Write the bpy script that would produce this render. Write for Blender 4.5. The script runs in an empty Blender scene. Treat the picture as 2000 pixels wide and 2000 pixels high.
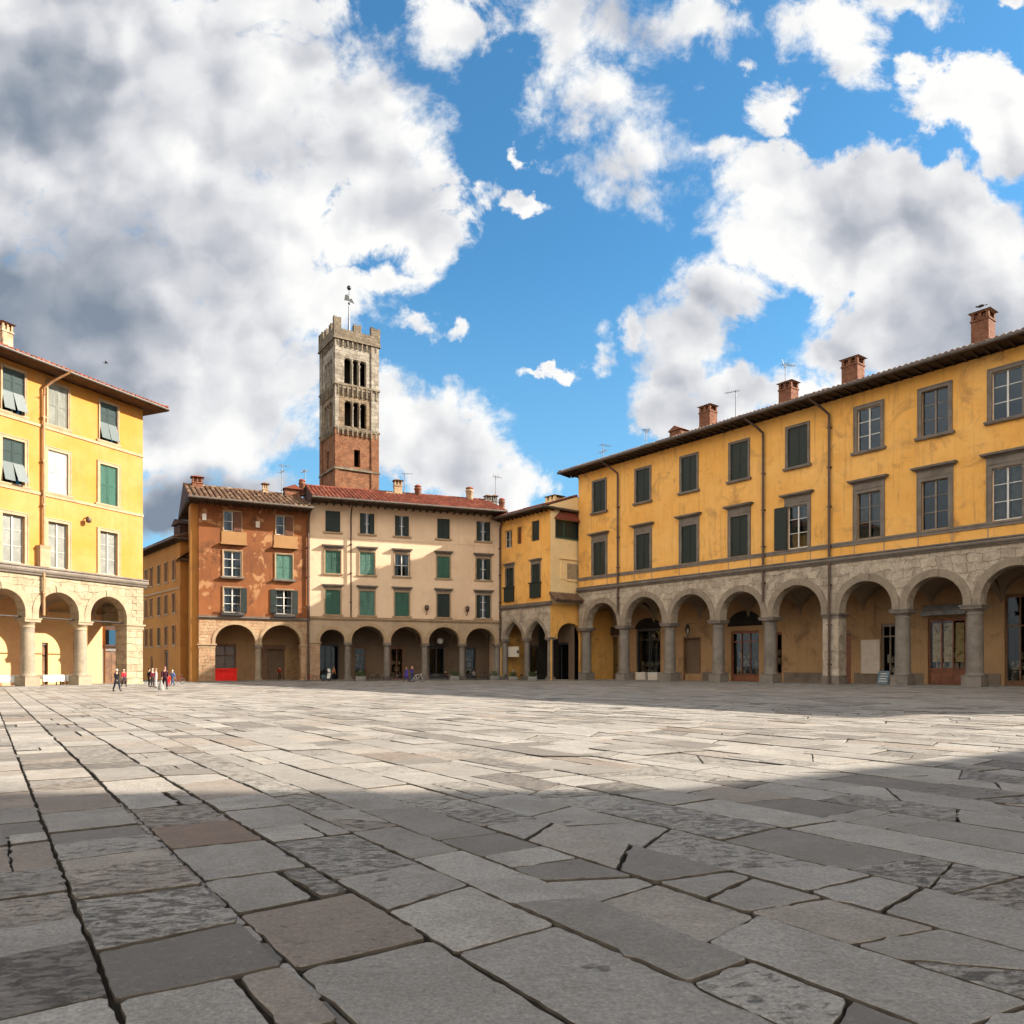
import bpy, bmesh, math, random
from mathutils import Vector, Matrix, noise as mnoise
S = bpy.context.scene
C = S.collection
PI = math.pi
F = 1500.0      # focal length in photo pixels
HZ = 1304.0     # horizon row of the photo
EYE = 1.8       # eye height in metres
RNG = random.Random(11)

# ------------------------------------------------------------------ mesh helper
class MB:
    def __init__(s):
        s.v = []; s.f = []; s.r = []; s.m = []; s.sm = []
        s.cur = 0.5; s.mi = 0; s.smooth = False
    def face(s, pts):
        i = len(s.v); s.v.extend([tuple(p) for p in pts])
        s.f.append(tuple(range(i, i + len(pts)))); s.r.append(s.cur); s.m.append(s.mi); s.sm.append(s.smooth)
    def idx(s, vs, fs):
        i = len(s.v); s.v.extend([tuple(p) for p in vs])
        for f in fs:
            s.f.append(tuple(k + i for k in f)); s.r.append(s.cur); s.m.append(s.mi); s.sm.append(s.smooth)
    def box(s, x0, x1, y0, y1, z0, z1):
        v = [(x0,y0,z0),(x1,y0,z0),(x1,y1,z0),(x0,y1,z0),(x0,y0,z1),(x1,y0,z1),(x1,y1,z1),(x0,y1,z1)]
        s.idx(v, [(0,3,2,1),(4,5,6,7),(0,1,5,4),(1,2,6,5),(2,3,7,6),(3,0,4,7)])
    def taper(s, x0, x1, y0, y1, z0, z1, g):
        # box whose top is wider by g on every side
        v = [(x0,y0,z0),(x1,y0,z0),(x1,y1,z0),(x0,y1,z0),(x0-g,y0-g,z1),(x1+g,y0-g,z1),(x1+g,y1+g,z1),(x0-g,y1+g,z1)]
        s.idx(v, [(0,3,2,1),(4,5,6,7),(0,1,5,4),(1,2,6,5),(2,3,7,6),(3,0,4,7)])
    def prism(s, poly, y0, y1):
        # polygon in x,z (seen from -y, counter-clockwise) pushed from y0 to y1
        n = len(poly)
        v = [(x, y0, z) for x, z in poly] + [(x, y1, z) for x, z in poly]
        s.idx(v, [tuple(range(n)), tuple(range(2*n-1, n-1, -1))] + [(i+n, (i+1) % n+n, (i+1) % n, i) for i in range(n)])
    def prismz(s, poly, z0, z1):
        n = len(poly)
        v = [(x, y, z0) for x, y in poly] + [(x, y, z1) for x, y in poly]
        s.idx(v, [tuple(range(n-1, -1, -1)), tuple(range(n, 2*n))] + [(i, (i+1) % n, (i+1) % n+n, i+n) for i in range(n)])
    def lathe(s, prof, cx, cy, n=20):
        old = s.smooth; s.smooth = True
        m = len(prof); v = []
        for r, z in prof:
            for k in range(n):
                a = 2*PI*k/n
                v.append((cx + r*math.cos(a), cy + r*math.sin(a), z))
        fs = []
        for j in range(m-1):
            for k in range(n):
                k2 = (k+1) % n
                fs.append((j*n+k, j*n+k2, (j+1)*n+k2, (j+1)*n+k))
        s.idx(v, fs)
        s.face([v[(m-1)*n+k] for k in range(n)]); s.face([v[k] for k in range(n-1, -1, -1)])
        s.smooth = old
    def tube(s, path, r, n=8, r2=None):
        old = s.smooth; s.smooth = True
        P = [Vector(p) for p in path]; v = []
        for i, p in enumerate(P):
            d = (P[min(i+1, len(P)-1)] - P[max(i-1, 0)]).normalized()
            up = Vector((0, 0, 1)) if abs(d.z) < 0.9 else Vector((0, 1, 0))
            a = d.cross(up).normalized(); b = a.cross(d).normalized()
            rr = r if r2 is None else r + (r2 - r)*i/(len(P)-1)
            for k in range(n):
                t = 2*PI*k/n
                v.append(p + a*(rr*math.cos(t)) + b*(rr*math.sin(t)))
        fs = []
        for i in range(len(P)-1):
            for k in range(n):
                k2 = (k+1) % n
                fs.append((i*n+k, i*n+k2, (i+1)*n+k2, (i+1)*n+k))
        s.idx(v, fs)
        s.face([v[k] for k in range(n-1, -1, -1)]); s.face([v[(len(P)-1)*n+k] for k in range(n)])
        s.smooth = old
    def torus(s, c, R, r, axis='y', n=20, m=6):
        v = []; fs = []
        old = s.smooth; s.smooth = True
        for i in range(n):
            a = 2*PI*i/n
            for j in range(m):
                b = 2*PI*j/m
                q = R + r*math.cos(b); h = r*math.sin(b)
                p = {'y': (q*math.cos(a), h, q*math.sin(a)), 'x': (h, q*math.cos(a), q*math.sin(a)), 'z': (q*math.cos(a), q*math.sin(a), h)}[axis]
                v.append((c[0]+p[0], c[1]+p[1], c[2]+p[2]))
        for i in range(n):
            for j in range(m):
                i2 = (i+1) % n; j2 = (j+1) % m
                fs.append((i*m+j, i2*m+j, i2*m+j2, i*m+j2))
        s.idx(v, fs); s.smooth = old
    def ball(s, c, rx, ry, rz, n=12, m=8):
        old = s.smooth; s.smooth = True
        v = [(c[0], c[1], c[2]-rz)]
        for j in range(1, m):
            a = -PI/2 + PI*j/m
            for k in range(n):
                b = 2*PI*k/n
                v.append((c[0]+rx*math.cos(a)*math.cos(b), c[1]+ry*math.cos(a)*math.sin(b), c[2]+rz*math.sin(a)))
        v.append((c[0], c[1], c[2]+rz)); fs = []
        for k in range(n):
            fs.append((0, 1+(k+1) % n, 1+k)); t = 1+(m-2)*n
            fs.append((t+k, t+(k+1) % n, len(v)-1))
        for j in range(m-2):
            for k in range(n):
                k2 = (k+1) % n
                fs.append((1+j*n+k, 1+j*n+k2, 1+(j+1)*n+k2, 1+(j+1)*n+k))
        s.idx(v, fs); s.smooth = old
    def build(s, name, mats, parent=None):
        me = bpy.data.meshes.new(name)
        me.from_pydata(s.v, [], s.f)
        if not isinstance(mats, (list, tuple)): mats = [mats]
        for m in mats: me.materials.append(m)
        me.polygons.foreach_set('material_index', s.m)
        me.polygons.foreach_set('use_smooth', s.sm)
        at = me.attributes.new('rnd', 'FLOAT', 'FACE'); at.data.foreach_set('value', s.r)
        me.update()
        o = bpy.data.objects.new(name, me); C.objects.link(o)
        if parent: o.parent = parent
        return o

def tag(o, label, cat, group=None):
    o['label'] = label; o['category'] = cat
    if group: o['group'] = group
    return o
def thing(name, label, cat, loc, rz=0, group=None):
    o = bpy.data.objects.new(name, None); C.objects.link(o)
    o.empty_display_size = 0.3
    o.location = loc; o.rotation_euler = (0, 0, rz)
    return tag(o, label, cat, group)
def structure(o): o['kind'] = 'structure'; return o
def kids(o): return [c for c in bpy.data.objects if c.parent == o]
def copy_tree(o, parent=None):
    c = o.copy(); C.objects.link(c); c.parent = parent
    for k in kids(o): copy_tree(k, c)
    return c

def ground(px, py):
    Y = F*EYE/(py - HZ)
    return (px - 1000)/F*Y, Y
def at(px, Y): return (px - 1000)/F*Y, Y

class Front:
    """A facade: origin on the ground at its left end, x along it, y into the building."""
    def __init__(s, pa, Ya, pb, Yb, ext_left=0.0, ext_right=0.0):
        a = Vector(at(pa, Ya)); b = Vector(at(pb, Yb)); d = (b - a).normalized()
        s.o = a - d*ext_left; s.d = d; s.L = (b - a).length + ext_left + ext_right
        s.rz = math.atan2(d.y, d.x); s.n = Vector((-d.y, d.x))
    def u(s, px, dep=0.0):
        q = (px - 1000)/F
        o = s.o + s.n*dep
        # (o + d u).x = q (o + d u).y
        return (q*o.y - o.x)/(s.d.x - q*s.d.y)
    def Y(s, px, dep=0.0):
        return s.o.y + s.n.y*dep + s.d.y*s.u(px, dep)
    def z(s, px, py, dep=0.0):
        return EYE + (HZ - py)*s.Y(px, dep)/F
    def w(s, u, y=0.0, z=0.0):
        p = s.o + s.d*u + s.n*y
        return Vector((p.x, p.y, z))
# ------------------------------------------------------------------ materials
class NT:
    def __init__(s, nt): s.t = nt; s.L = nt.links
    def n(s, typ, **kw):
        nd = s.t.nodes.new(typ)
        ins = kw.pop('ins', {})
        for k, v in kw.items(): setattr(nd, k, v)
        for k, v in ins.items(): s.set(nd.inputs[k], v)
        return nd
    def set(s, sock, v):
        if isinstance(v, bpy.types.NodeSocket): s.L.new(v, sock)
        elif isinstance(v, bpy.types.Node): s.L.new(v.outputs[0], sock)
        else: sock.default_value = v
    def math(s, op, a, b=None, c=None, clamp=False):
        nd = s.t.nodes.new('ShaderNodeMath'); nd.operation = op; nd.use_clamp = clamp
        s.set(nd.inputs[0], a)
        if b is not None: s.set(nd.inputs[1], b)
        if c is not None: s.set(nd.inputs[2], c)
        return nd.outputs[0]
    def vec(s, op, a, b=None, out=0):
        nd = s.t.nodes.new('ShaderNodeVectorMath'); nd.operation = op
        s.set(nd.inputs[0], a)
        if b is not None: s.set(nd.inputs[3 if op == 'SCALE' else 1], b)
        return nd.outputs[out]
    def mix(s, fac, a, b, blend='MIX'):
        nd = s.t.nodes.new('ShaderNodeMix'); nd.data_type = 'RGBA'; nd.blend_type = blend; nd.clamp_factor = True
        s.set(nd.inputs[0], fac); s.set(nd.inputs[6], a); s.set(nd.inputs[7], b)
        return nd.outputs[2]
    def noise(s, vec, scale, detail=4, rough=0.55, dist=0.0):
        nd = s.t.nodes.new('ShaderNodeTexNoise')
        s.set(nd.inputs['Vector'], vec); nd.inputs['Scale'].default_value = scale
        nd.inputs['Detail'].default_value = detail; nd.inputs['Roughness'].default_value = rough
        nd.inputs['Distortion'].default_value = dist
        return nd.outputs['Fac']
    def ramp(s, fac, a, b, lo=0.0, hi=1.0, smooth=True):
        nd = s.t.nodes.new('ShaderNodeMapRange'); nd.interpolation_type = 'SMOOTHSTEP' if smooth else 'LINEAR'
        s.set(nd.inputs[0], fac); nd.inputs[1].default_value = a; nd.inputs[2].default_value = b
        nd.inputs[3].default_value = lo; nd.inputs[4].default_value = hi
        return nd.outputs[0]
    def scaled(s, vec, sx, sy, sz):
        return s.vec('MULTIPLY', vec, (sx, sy, sz))

def c4(c): return (c[0], c[1], c[2], 1.0)
def new_mat(name):
    m = bpy.data.materials.new(name); m.use_nodes = True
    nt = m.node_tree; nt.nodes.clear(); t = NT(nt)
    out = t.n('ShaderNodeOutputMaterial')
    bs = t.n('ShaderNodeBsdfPrincipled')
    nt.links.new(bs.outputs[0], out.inputs[0])
    return m, t, bs
def obco(t): return t.n('ShaderNodeTexCoord').outputs['Object']
def bump(t, h, strength, dist, bs):
    b = t.n('ShaderNodeBump'); b.inputs['Strength'].default_value = strength; b.inputs['Distance'].default_value = dist
    t.set(b.inputs['Height'], h); t.L.new(b.outputs[0], bs.inputs['Normal'])

def plaster(name, c, c2, stain, amt=0.45, streak=0.35, patch=None, rough=0.9, scale=1.0):
    """Painted lime plaster: cloudy tone, damp blotches, thin rain streaks, optional bald patches."""
    m, t, bs = new_mat(name); v = obco(t)
    big = t.ramp(t.noise(v, 0.16*scale, 5, 0.6), 0.35, 0.68)
    col = t.mix(big, c4(c), c4(c2))
    mid = t.ramp(t.noise(v, 0.75*scale, 6, 0.65, 0.6), 0.35, 0.75)
    col = t.mix(t.math('MULTIPLY', mid, 0.30), col, c4([k*0.72 for k in c]))
    st = t.ramp(t.noise(t.vec('ADD', v, (31, 7, 3)), 0.33*scale, 8, 0.70, 0.8), 0.52, 0.70)
    col = t.mix(t.math('MULTIPLY', st, amt), col, c4(stain))
    sk = t.ramp(t.noise(t.scaled(v, 2.2, 2.2, 0.16), 1.0, 7, 0.68), 0.52, 0.74)
    col = t.mix(t.math('MULTIPLY', sk, streak), col, c4(stain))
    if patch:
        pt = t.ramp(t.noise(t.vec('ADD', v, (3, 17, 9)), 0.42, 8, 0.66, 0.4), patch[1], patch[1]+0.05)
        col = t.mix(pt, col, c4(patch[0]))
    fine = t.noise(v, 9.0, 6, 0.7)
    col = t.mix(t.ramp(fine, 0.3, 0.8, 0.0, 0.18), col, c4([k*0.55 for k in c]))
    t.set(bs.inputs['Base Color'], col)
    bs.inputs['Roughness'].default_value = rough; bs.inputs['Specular IOR Level'].default_value = 0.25
    bump(t, t.math('ADD', t.noise(v, 3.0, 8, 0.7), t.math('MULTIPLY', mid, 0.4)), 0.35, 0.05, bs)
    return m

def masonry(name, c1, c2, c3, mortar, bw=1.1, bh=0.55, warp=0.35, contrast=1.0):
    """Roughly squared stone blocks with sunk mortar."""
    m, t, bs = new_mat(name); v = obco(t)
    w = t.n('ShaderNodeTexNoise'); t.set(w.inputs['Vector'], v); w.inputs['Scale'].default_value = 0.9; w.inputs['Detail'].default_value = 3
    vv = t.vec('ADD', v, t.vec('SCALE', t.vec('SUBTRACT', w.outputs['Color'], (0.5, 0.5, 0.5)), warp))
    sp = t.n('ShaderNodeSeparateXYZ'); t.set(sp.inputs[0], vv)
    xy = t.math('ADD', sp.outputs[0], sp.outputs[1])
    cb = t.n('ShaderNodeCombineXYZ'); t.set(cb.inputs[0], xy); t.set(cb.inputs[1], sp.outputs[2])
    br = t.n('ShaderNodeTexBrick'); t.set(br.inputs['Vector'], cb.outputs[0])
    br.inputs['Scale'].default_value = 1.0; br.inputs['Brick Width'].default_value = bw; br.inputs['Row Height'].default_value = bh
    br.inputs['Mortar Size'].default_value = 0.025; br.inputs['Mortar Smooth'].default_value = 0.4; br.inputs['Bias'].default_value = 0.0
    br.inputs['Color1'].default_value = c4(c1); br.inputs['Color2'].default_value = c4(c2); br.inputs['Mortar'].default_value = c4(mortar)
    br.offset = 0.5; br.squash = 0.7; br.squash_frequency = 3
    nb = t.ramp(t.noise(v, 0.9, 7, 0.7, 0.5), 0.38, 0.68)
    col = t.mix(t.math('MULTIPLY', nb, 0.75*contrast), br.outputs['Color'], c4(c3))
    f = t.noise(v, 5.0, 8, 0.72)
    col = t.mix(t.ramp(f, 0.40, 0.72, 0.0, 0.55), col, c4([k*0.45 for k in c1]))
    t.set(bs.inputs['Base Color'], col); bs.inputs['Roughness'].default_value = 0.9; bs.inputs['Specular IOR Level'].default_value = 0.25
    h = t.math('ADD', t.math('MULTIPLY', t.math('SUBTRACT', 1.0, br.outputs['Fac']), 0.6), t.math('MULTIPLY', t.noise(v, 2.5, 9, 0.7), 0.9))
    bump(t, h, 1.0, 0.14, bs)
    return m

def plain(name, c, c2=None, rough=0.7, scale=2.0, spec=0.3, metal=0.0, bmp=0.15, dirt=None):
    m, t, bs = new_mat(name); v = obco(t)
    c2 = c2 or [k*0.65 for k in c]
    n = t.ramp(t.noise(v, scale, 6, 0.65, 0.3), 0.35, 0.7)
    col = t.mix(n, c4(c), c4(c2))
    if dirt:
        d = t.ramp(t.noise(t.vec('ADD', v, (5, 5, 5)), scale*0.6, 7, 0.7, 0.6), 0.52, 0.66)
        col = t.mix(d, col, c4(dirt))
    t.set(bs.inputs['Base Color'], col)
    bs.inputs['Roughness'].default_value = rough; bs.inputs['Specular IOR Level'].default_value = spec; bs.inputs['Metallic'].default_value = metal
    if bmp: bump(t, t.noise(v, scale*4, 7, 0.7), bmp, 0.04, bs)
    return m

def tiles(name, cols):
    """Fired clay tiles, each its own tone, with lichen."""
    m, t, bs = new_mat(name); v = obco(t)
    a = t.n('ShaderNodeAttribute', attribute_name='rnd').outputs['Fac']
    r = t.n('ShaderNodeValToRGB'); r.color_ramp.interpolation = 'LINEAR'
    el = r.color_ramp.elements; el[0].position = 0; el[0].color = c4(cols[0]); el[1].position = 1; el[1].color = c4(cols[-1])
    for i, c in enumerate(cols[1:-1]):
        e = el.new((i+1)/(len(cols)-1)); e.color = c4(c)
    t.set(r.inputs[0], a)
    n = t.ramp(t.noise(v, 1.6, 7, 0.7), 0.42, 0.72)
    col = t.mix(t.math('MULTIPLY', n, 0.6), r.outputs[0], c4((0.09, 0.06, 0.045)))
    t.set(bs.inputs['Base Color'], col); bs.inputs['Roughness'].default_value = 0.85; bs.inputs['Specular IOR Level'].default_value = 0.2
    return m

def louvre(name, c, rough=0.5):
    m, t, bs = new_mat(name); v = obco(t)
    w = t.n('ShaderNodeTexWave', wave_type='BANDS', bands_direction='Z', wave_profile='SAW'); t.set(w.inputs['Vector'], v)
    w.inputs['Scale'].default_value = 1.6
    n = t.ramp(t.noise(t.scaled(v, 1, 1, 0.4), 1.8, 6, 0.65), 0.35, 0.72)
    col = t.mix(n, c4(c), c4([k*0.6+0.01 for k in c]))
    t.set(bs.inputs['Base Color'], col); bs.inputs['Roughness'].default_value = rough
    bump(t, w.outputs['Fac'], 0.6, 0.08, bs)
    return m

def glass(name, tint=(0.75, 0.8, 0.82), refl=1.0, wob=0.25):
    m = bpy.data.materials.new(name); m.use_nodes = True
    nt = m.node_tree; nt.nodes.clear(); t = NT(nt)
    out = t.n('ShaderNodeOutputMaterial'); tr = t.n('ShaderNodeBsdfTransparent'); tr.inputs[0].default_value = c4(tint)
    gl = t.n('ShaderNodeBsdfGlossy'); gl.inputs['Roughness'].default_value = 0.04; gl.inputs[0].default_value = (0.72, 0.85, 1.0, 1)
    v = obco(t)
    b = t.n('ShaderNodeBump'); b.inputs['Strength'].default_value = wob; b.inputs['Distance'].default_value = 0.05
    t.set(b.inputs['Height'], t.noise(v, 0.9, 1, 0.4)); t.L.new(b.outputs[0], gl.inputs['Normal'])
    fr = t.n('ShaderNodeFresnel'); fr.inputs[0].default_value = 1.55
    mx = t.n('ShaderNodeMixShader'); t.set(mx.inputs[0], t.math('MULTIPLY_ADD', fr.outputs[0], 0.9*refl, 0.012, clamp=True))
    t.L.new(tr.outputs[0], mx.inputs[1]); t.L.new(gl.outputs[0], mx.inputs[2]); t.L.new(mx.outputs[0], out.inputs[0])
    return m

def paving(name):
    m, t, bs = new_mat(name); v = obco(t)
    a = t.n('ShaderNodeAttribute', attribute_name='rnd').outputs['Fac']
    r = t.n('ShaderNodeValToRGB'); r.color_ramp.interpolation = 'LINEAR'
    stops = [(0.0, (0.144, 0.124, 0.106)), (0.1, (0.23, 0.204, 0.175)), (0.22, (0.432, 0.393, 0.345)), (0.36, (0.34, 0.307, 0.27)), (0.5, (0.396, 0.36, 0.316)), (0.62, (0.478, 0.436, 0.384)), (0.76, (0.368, 0.337, 0.299)), (0.86, (0.506, 0.459, 0.398)), (0.91, (0.423, 0.359, 0.297)), (0.95, (0.304, 0.24, 0.19)), (0.972, (0.221, 0.145, 0.098)), (1.0, (0.202, 0.125, 0.083))]
    el = r.color_ramp.elements; el[0].position, el[0].color = stops[0][0], c4(stops[0][1]); el[1].position, el[1].color = stops[-1][0], c4(stops[-1][1])
    for p, c in stops[1:-1]:
        e = el.new(p); e.color = c4(c)
    t.set(r.inputs[0], a)
    # each slab reads the noise at its own place, so nothing runs across joints
    off = t.n('ShaderNodeCombineXYZ'); t.set(off.inputs[0], t.math('MULTIPLY', a, 371.0)); t.set(off.inputs[1], t.math('MULTIPLY', a, 157.0))
    vv = t.vec('ADD', v, off.outputs[0])
    h = t.math('FRACT', t.math('MULTIPLY', a, 23.7))
    mott = t.ramp(t.noise(vv, 1.1, 9, 0.72, 0.4), 0.34, 0.68)
    col = t.mix(t.math('MULTIPLY', mott, 0.62), r.outputs[0], t.mix(0.6, r.outputs[0], (0.15, 0.13, 0.11, 1)))
    # diagonal saw / wear grain and sandy specks
    rot = t.n('ShaderNodeMapping'); t.set(rot.inputs[0], vv); rot.inputs['Rotation'].default_value = (0, 0, 0.95); rot.inputs['Scale'].default_value = (1.2, 1.9, 1)
    grain = t.noise(rot.outputs[0], 4.6, 9, 0.76, 0.25)
    col = t.mix(t.ramp(grain, 0.46, 0.75, 0.0, 0.28), col, (0.17, 0.15, 0.13, 1))
    spk = t.noise(vv, 34, 5, 0.75)
    col = t.mix(t.ramp(spk, 0.36, 0.62, 0.55, 0.0), col, (0.14, 0.125, 0.11, 1))
    col = t.mix(t.ramp(spk, 0.55, 0.8, 0.0, 0.30), col, (0.66, 0.61, 0.53, 1))
    # trodden and damp areas that run over many slabs, chisel-dressed roughness inside each
    wear = t.ramp(t.noise(v, 0.22, 6, 0.62, 0.5), 0.36, 0.66)
    col = t.mix(t.math('MULTIPLY', wear, 0.30), col, t.mix(0.62, col, (0.12, 0.102, 0.085, 1)))
    dres = t.noise(t.scaled(rot.outputs[0], 1.0, 1.0, 1), 9.0, 7, 0.75, 0.2)
    col = t.mix(t.ramp(dres, 0.50, 0.72, 0.0, 0.42), col, (0.11, 0.095, 0.08, 1))
    col = t.mix(t.ramp(dres, 0.46, 0.28, 0.0, 0.22), col, (0.60, 0.55, 0.475, 1))
    # pits and flaking, strong on some slabs only
    pitty = t.ramp(h, 0.45, 0.85, 0.0, 1.0)
    pn = t.noise(t.scaled(rot.outputs[0], 1.3, 0.8, 1), 5.2, 8, 0.78, 0.35)
    thr = t.math('MULTIPLY_ADD', pitty, -0.16, 0.66)
    pit = t.math('MULTIPLY', t.math('SUBTRACT', pn, thr), 9.0, clamp=True)
    col = t.mix(t.math('MULTIPLY', pit, 0.72), col, (0.075, 0.062, 0.052, 1))
    vo = t.n('ShaderNodeTexVoronoi', feature='F1'); t.set(vo.inputs['Vector'], t.vec('ADD', vv, t.vec('SCALE', t.n('ShaderNodeTexNoise', ins={'Vector': vv, 'Scale': 5.0}).outputs['Color'], 0.25)))
    vo.inputs['Scale'].default_value = 2.1
    hole = t.ramp(vo.outputs['Distance'], 0.07, 0.13, 1.0, 0.0)
    hole = t.math('MULTIPLY', hole, t.ramp(t.noise(vv, 0.8, 2), 0.50, 0.58))
    col = t.mix(t.math('MULTIPLY', hole, 0.8), col, (0.06, 0.05, 0.042, 1))
    v2 = t.n('ShaderNodeTexVoronoi', feature='F1'); t.set(v2.inputs['Vector'], t.vec('ADD', vv, t.vec('SCALE', t.n('ShaderNodeTexNoise', ins={'Vector': vv, 'Scale': 12.0}).outputs['Color'], 0.07))); v2.inputs['Scale'].default_value = 15.0
    pk = t.math('MULTIPLY', t.ramp(v2.outputs['Distance'], 0.16, 0.30, 1.0, 0.0), t.ramp(t.noise(t.vec('ADD', vv, (2, 8, 1)), 1.3, 4, 0.6), 0.47, 0.62))
    pk = t.math('MULTIPLY', pk, t.math('MULTIPLY_ADD', pitty, 0.75, 0.2))
    col = t.mix(t.math('MULTIPLY', pk, 0.75), col, (0.085, 0.07, 0.058, 1))
    hole = t.math('MAXIMUM', hole, pk)
    rust = t.ramp(t.noise(t.vec('ADD', vv, (9, 4, 0)), 0.55, 6, 0.65, 0.4), 0.60, 0.76, 0.0, 0.35)
    col = t.mix(rust, col, (0.36, 0.25, 0.16, 1))
    t.set(bs.inputs['Base Color'], col)
    t.set(bs.inputs['Roughness'], t.ramp(mott, 0, 1, 0.62, 0.82)); bs.inputs['Specular IOR Level'].default_value = 0.35
    hgt = t.math('ADD', t.math('MULTIPLY', grain, 0.45), t.math('MULTIPLY', spk, 0.22))
    hgt = t.math('ADD', hgt, t.math('MULTIPLY', t.noise(vv, 1.7, 8, 0.7, 0.6), 0.75))
    hgt = t.math('ADD', hgt, t.math('MULTIPLY', dres, -0.6)); hgt = t.math('SUBTRACT', hgt, t.math('MULTIPLY', pit, 0.8)); hgt = t.math('SUBTRACT', hgt, t.math('MULTIPLY', hole, 0.6))
    bump(t, hgt, 0.9, 0.05, bs)
    return m

M = {}
M['ochre'] = plaster('ochre_plaster', (0.76, 0.375, 0.085), (0.82, 0.45, 0.135), (0.26, 0.145, 0.065), 0.62, 0.6)
M['lemon'] = plaster('lemon_plaster', (0.49, 0.198, 0.034), (0.49, 0.243, 0.085), (0.31, 0.155, 0.05), 0.5, 0.5, patch=((0.72, 0.58, 0.36), 0.72))
M['cream'] = plaster('cream_plaster', (0.72, 0.53, 0.365), (0.66, 0.465, 0.31), (0.40, 0.27, 0.17), 0.35, 0.25)
M['pale'] = plaster('painted_sun_plaster', (0.90, 0.67, 0.36), (0.88, 0.63, 0.31), (0.55, 0.42, 0.25), 0.3, 0.2)  # lighter than the front wall: sunlight put into the plaster colour
M['brown'] = plaster('rust_brown_plaster', (0.25, 0.088, 0.031), (0.15, 0.055, 0.022), (0.07, 0.032, 0.018), 0.95, 0.75, patch=((0.34, 0.175, 0.08), 0.56))
M['alley'] = plaster('alley_plaster', (0.44, 0.205, 0.05), (0.34, 0.15, 0.04), (0.25, 0.12, 0.05), 0.5, 0.4)
M['beige'] = plaster('beige_plaster', (0.33, 0.18, 0.075), (0.27, 0.14, 0.06), (0.3, 0.18, 0.1), 0.4, 0.3)
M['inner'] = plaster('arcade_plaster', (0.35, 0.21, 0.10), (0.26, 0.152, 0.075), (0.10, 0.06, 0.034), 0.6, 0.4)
M['spandrel'] = plaster('tan_spandrel_plaster', (0.44, 0.325, 0.215), (0.36, 0.265, 0.18), (0.20, 0.145, 0.10), 0.6, 0.5)
M['inner_pink'] = plaster('arcade_pink_plaster', (0.62, 0.33, 0.17), (0.66, 0.41, 0.17), (0.4, 0.22, 0.12), 0.4, 0.3)
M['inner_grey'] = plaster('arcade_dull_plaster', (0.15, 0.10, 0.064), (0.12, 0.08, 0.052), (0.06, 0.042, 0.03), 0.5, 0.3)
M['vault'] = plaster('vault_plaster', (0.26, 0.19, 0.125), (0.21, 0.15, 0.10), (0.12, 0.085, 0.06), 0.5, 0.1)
M['rubble'] = masonry('rubble_stone', (0.44, 0.355, 0.265), (0.27, 0.215, 0.16), (0.58, 0.485, 0.375), (0.13, 0.102, 0.077), 1.3, 0.85, 0.95)
M['rubble_light'] = masonry('pale_rubble_stone', (0.36, 0.28, 0.18), (0.25, 0.19, 0.122), (0.45, 0.365, 0.25), (0.15, 0.112, 0.072), 1.4, 0.7, 0.6)
M['rubble_brick'] = masonry('mixed_brick_rubble', (0.44, 0.26, 0.15), (0.50, 0.36, 0.22), (0.30, 0.17, 0.09), (0.40, 0.31, 0.22), 0.7, 0.4, 0.5)
M['ashlar'] = plain('dressed_sandstone', (0.27, 0.212, 0.155), (0.19, 0.15, 0.11), 0.85, 1.2, 0.25, bmp=0.35)
M['ashlar_light'] = plain('pale_dressed_sandstone', (0.33, 0.255, 0.165), (0.25, 0.19, 0.125), 0.85, 1.2, 0.25, bmp=0.35)
M['serena'] = plain('grey_sandstone_trim', (0.19, 0.155, 0.125), (0.13, 0.105, 0.085), 0.8, 1.0, 0.3, bmp=0.3)
M['serena_warm'] = plain('tan_sandstone_trim', (0.38, 0.27, 0.16), (0.30, 0.20, 0.12), 0.85, 1.0, 0.3, bmp=0.25)
M['column'] = plain('grey_column_stone', (0.20, 0.168, 0.138), (0.145, 0.122, 0.10), 0.8, 0.8, 0.3, bmp=0.4, dirt=(0.13, 0.11, 0.09))
M['column_warm'] = plain('tan_column_stone', (0.29, 0.23, 0.16), (0.21, 0.17, 0.12), 0.85, 0.9, 0.3, bmp=0.4, dirt=(0.2, 0.16, 0.12))
M['wood_dark'] = plain('dark_eave_timber', (0.075, 0.05, 0.034), (0.04, 0.028, 0.02), 0.75, 1.5, 0.3)
M['wood_warm'] = plain('brown_eave_timber', (0.115, 0.058, 0.026), (0.065, 0.034, 0.017), 0.75, 1.2, 0.3)
M['door_wood'] = plain('reddish_door_timber', (0.20, 0.062, 0.022), (0.10, 0.03, 0.013), 0.5, 1.2, 0.45)
M['door_brown'] = plain('brown_door_timber', (0.16, 0.075, 0.03), (0.09, 0.04, 0.018), 0.6, 1.2, 0.4)
M['copper'] = plain('brown_painted_pipe', (0.085, 0.042, 0.026), (0.05, 0.027, 0.018), 0.5, 2.0, 0.5)
M['gutter'] = plain('weathered_gutter_metal', (0.11, 0.085, 0.068), (0.065, 0.05, 0.04), 0.5, 2.0, 0.5)
M['pipe_tan'] = plain('tan_painted_pipe', (0.36, 0.19, 0.085), (0.26, 0.125, 0.055), 0.5, 2.0, 0.5)
M['tile_red'] = tiles('red_roof_tiles', [(0.11, 0.030, 0.017), (0.25, 0.058, 0.03), (0.17, 0.042, 0.023), (0.31, 0.105, 0.06)])
M['tile_brown'] = tiles('brown_roof_tiles', [(0.07, 0.04, 0.025), (0.18, 0.10, 0.058), (0.11, 0.055, 0.032), (0.30, 0.20, 0.12)])
M['tile_grey'] = tiles('weathered_roof_tiles', [(0.17, 0.10, 0.07), (0.28, 0.17, 0.11), (0.22, 0.115, 0.07), (0.34, 0.25, 0.17)])
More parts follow.
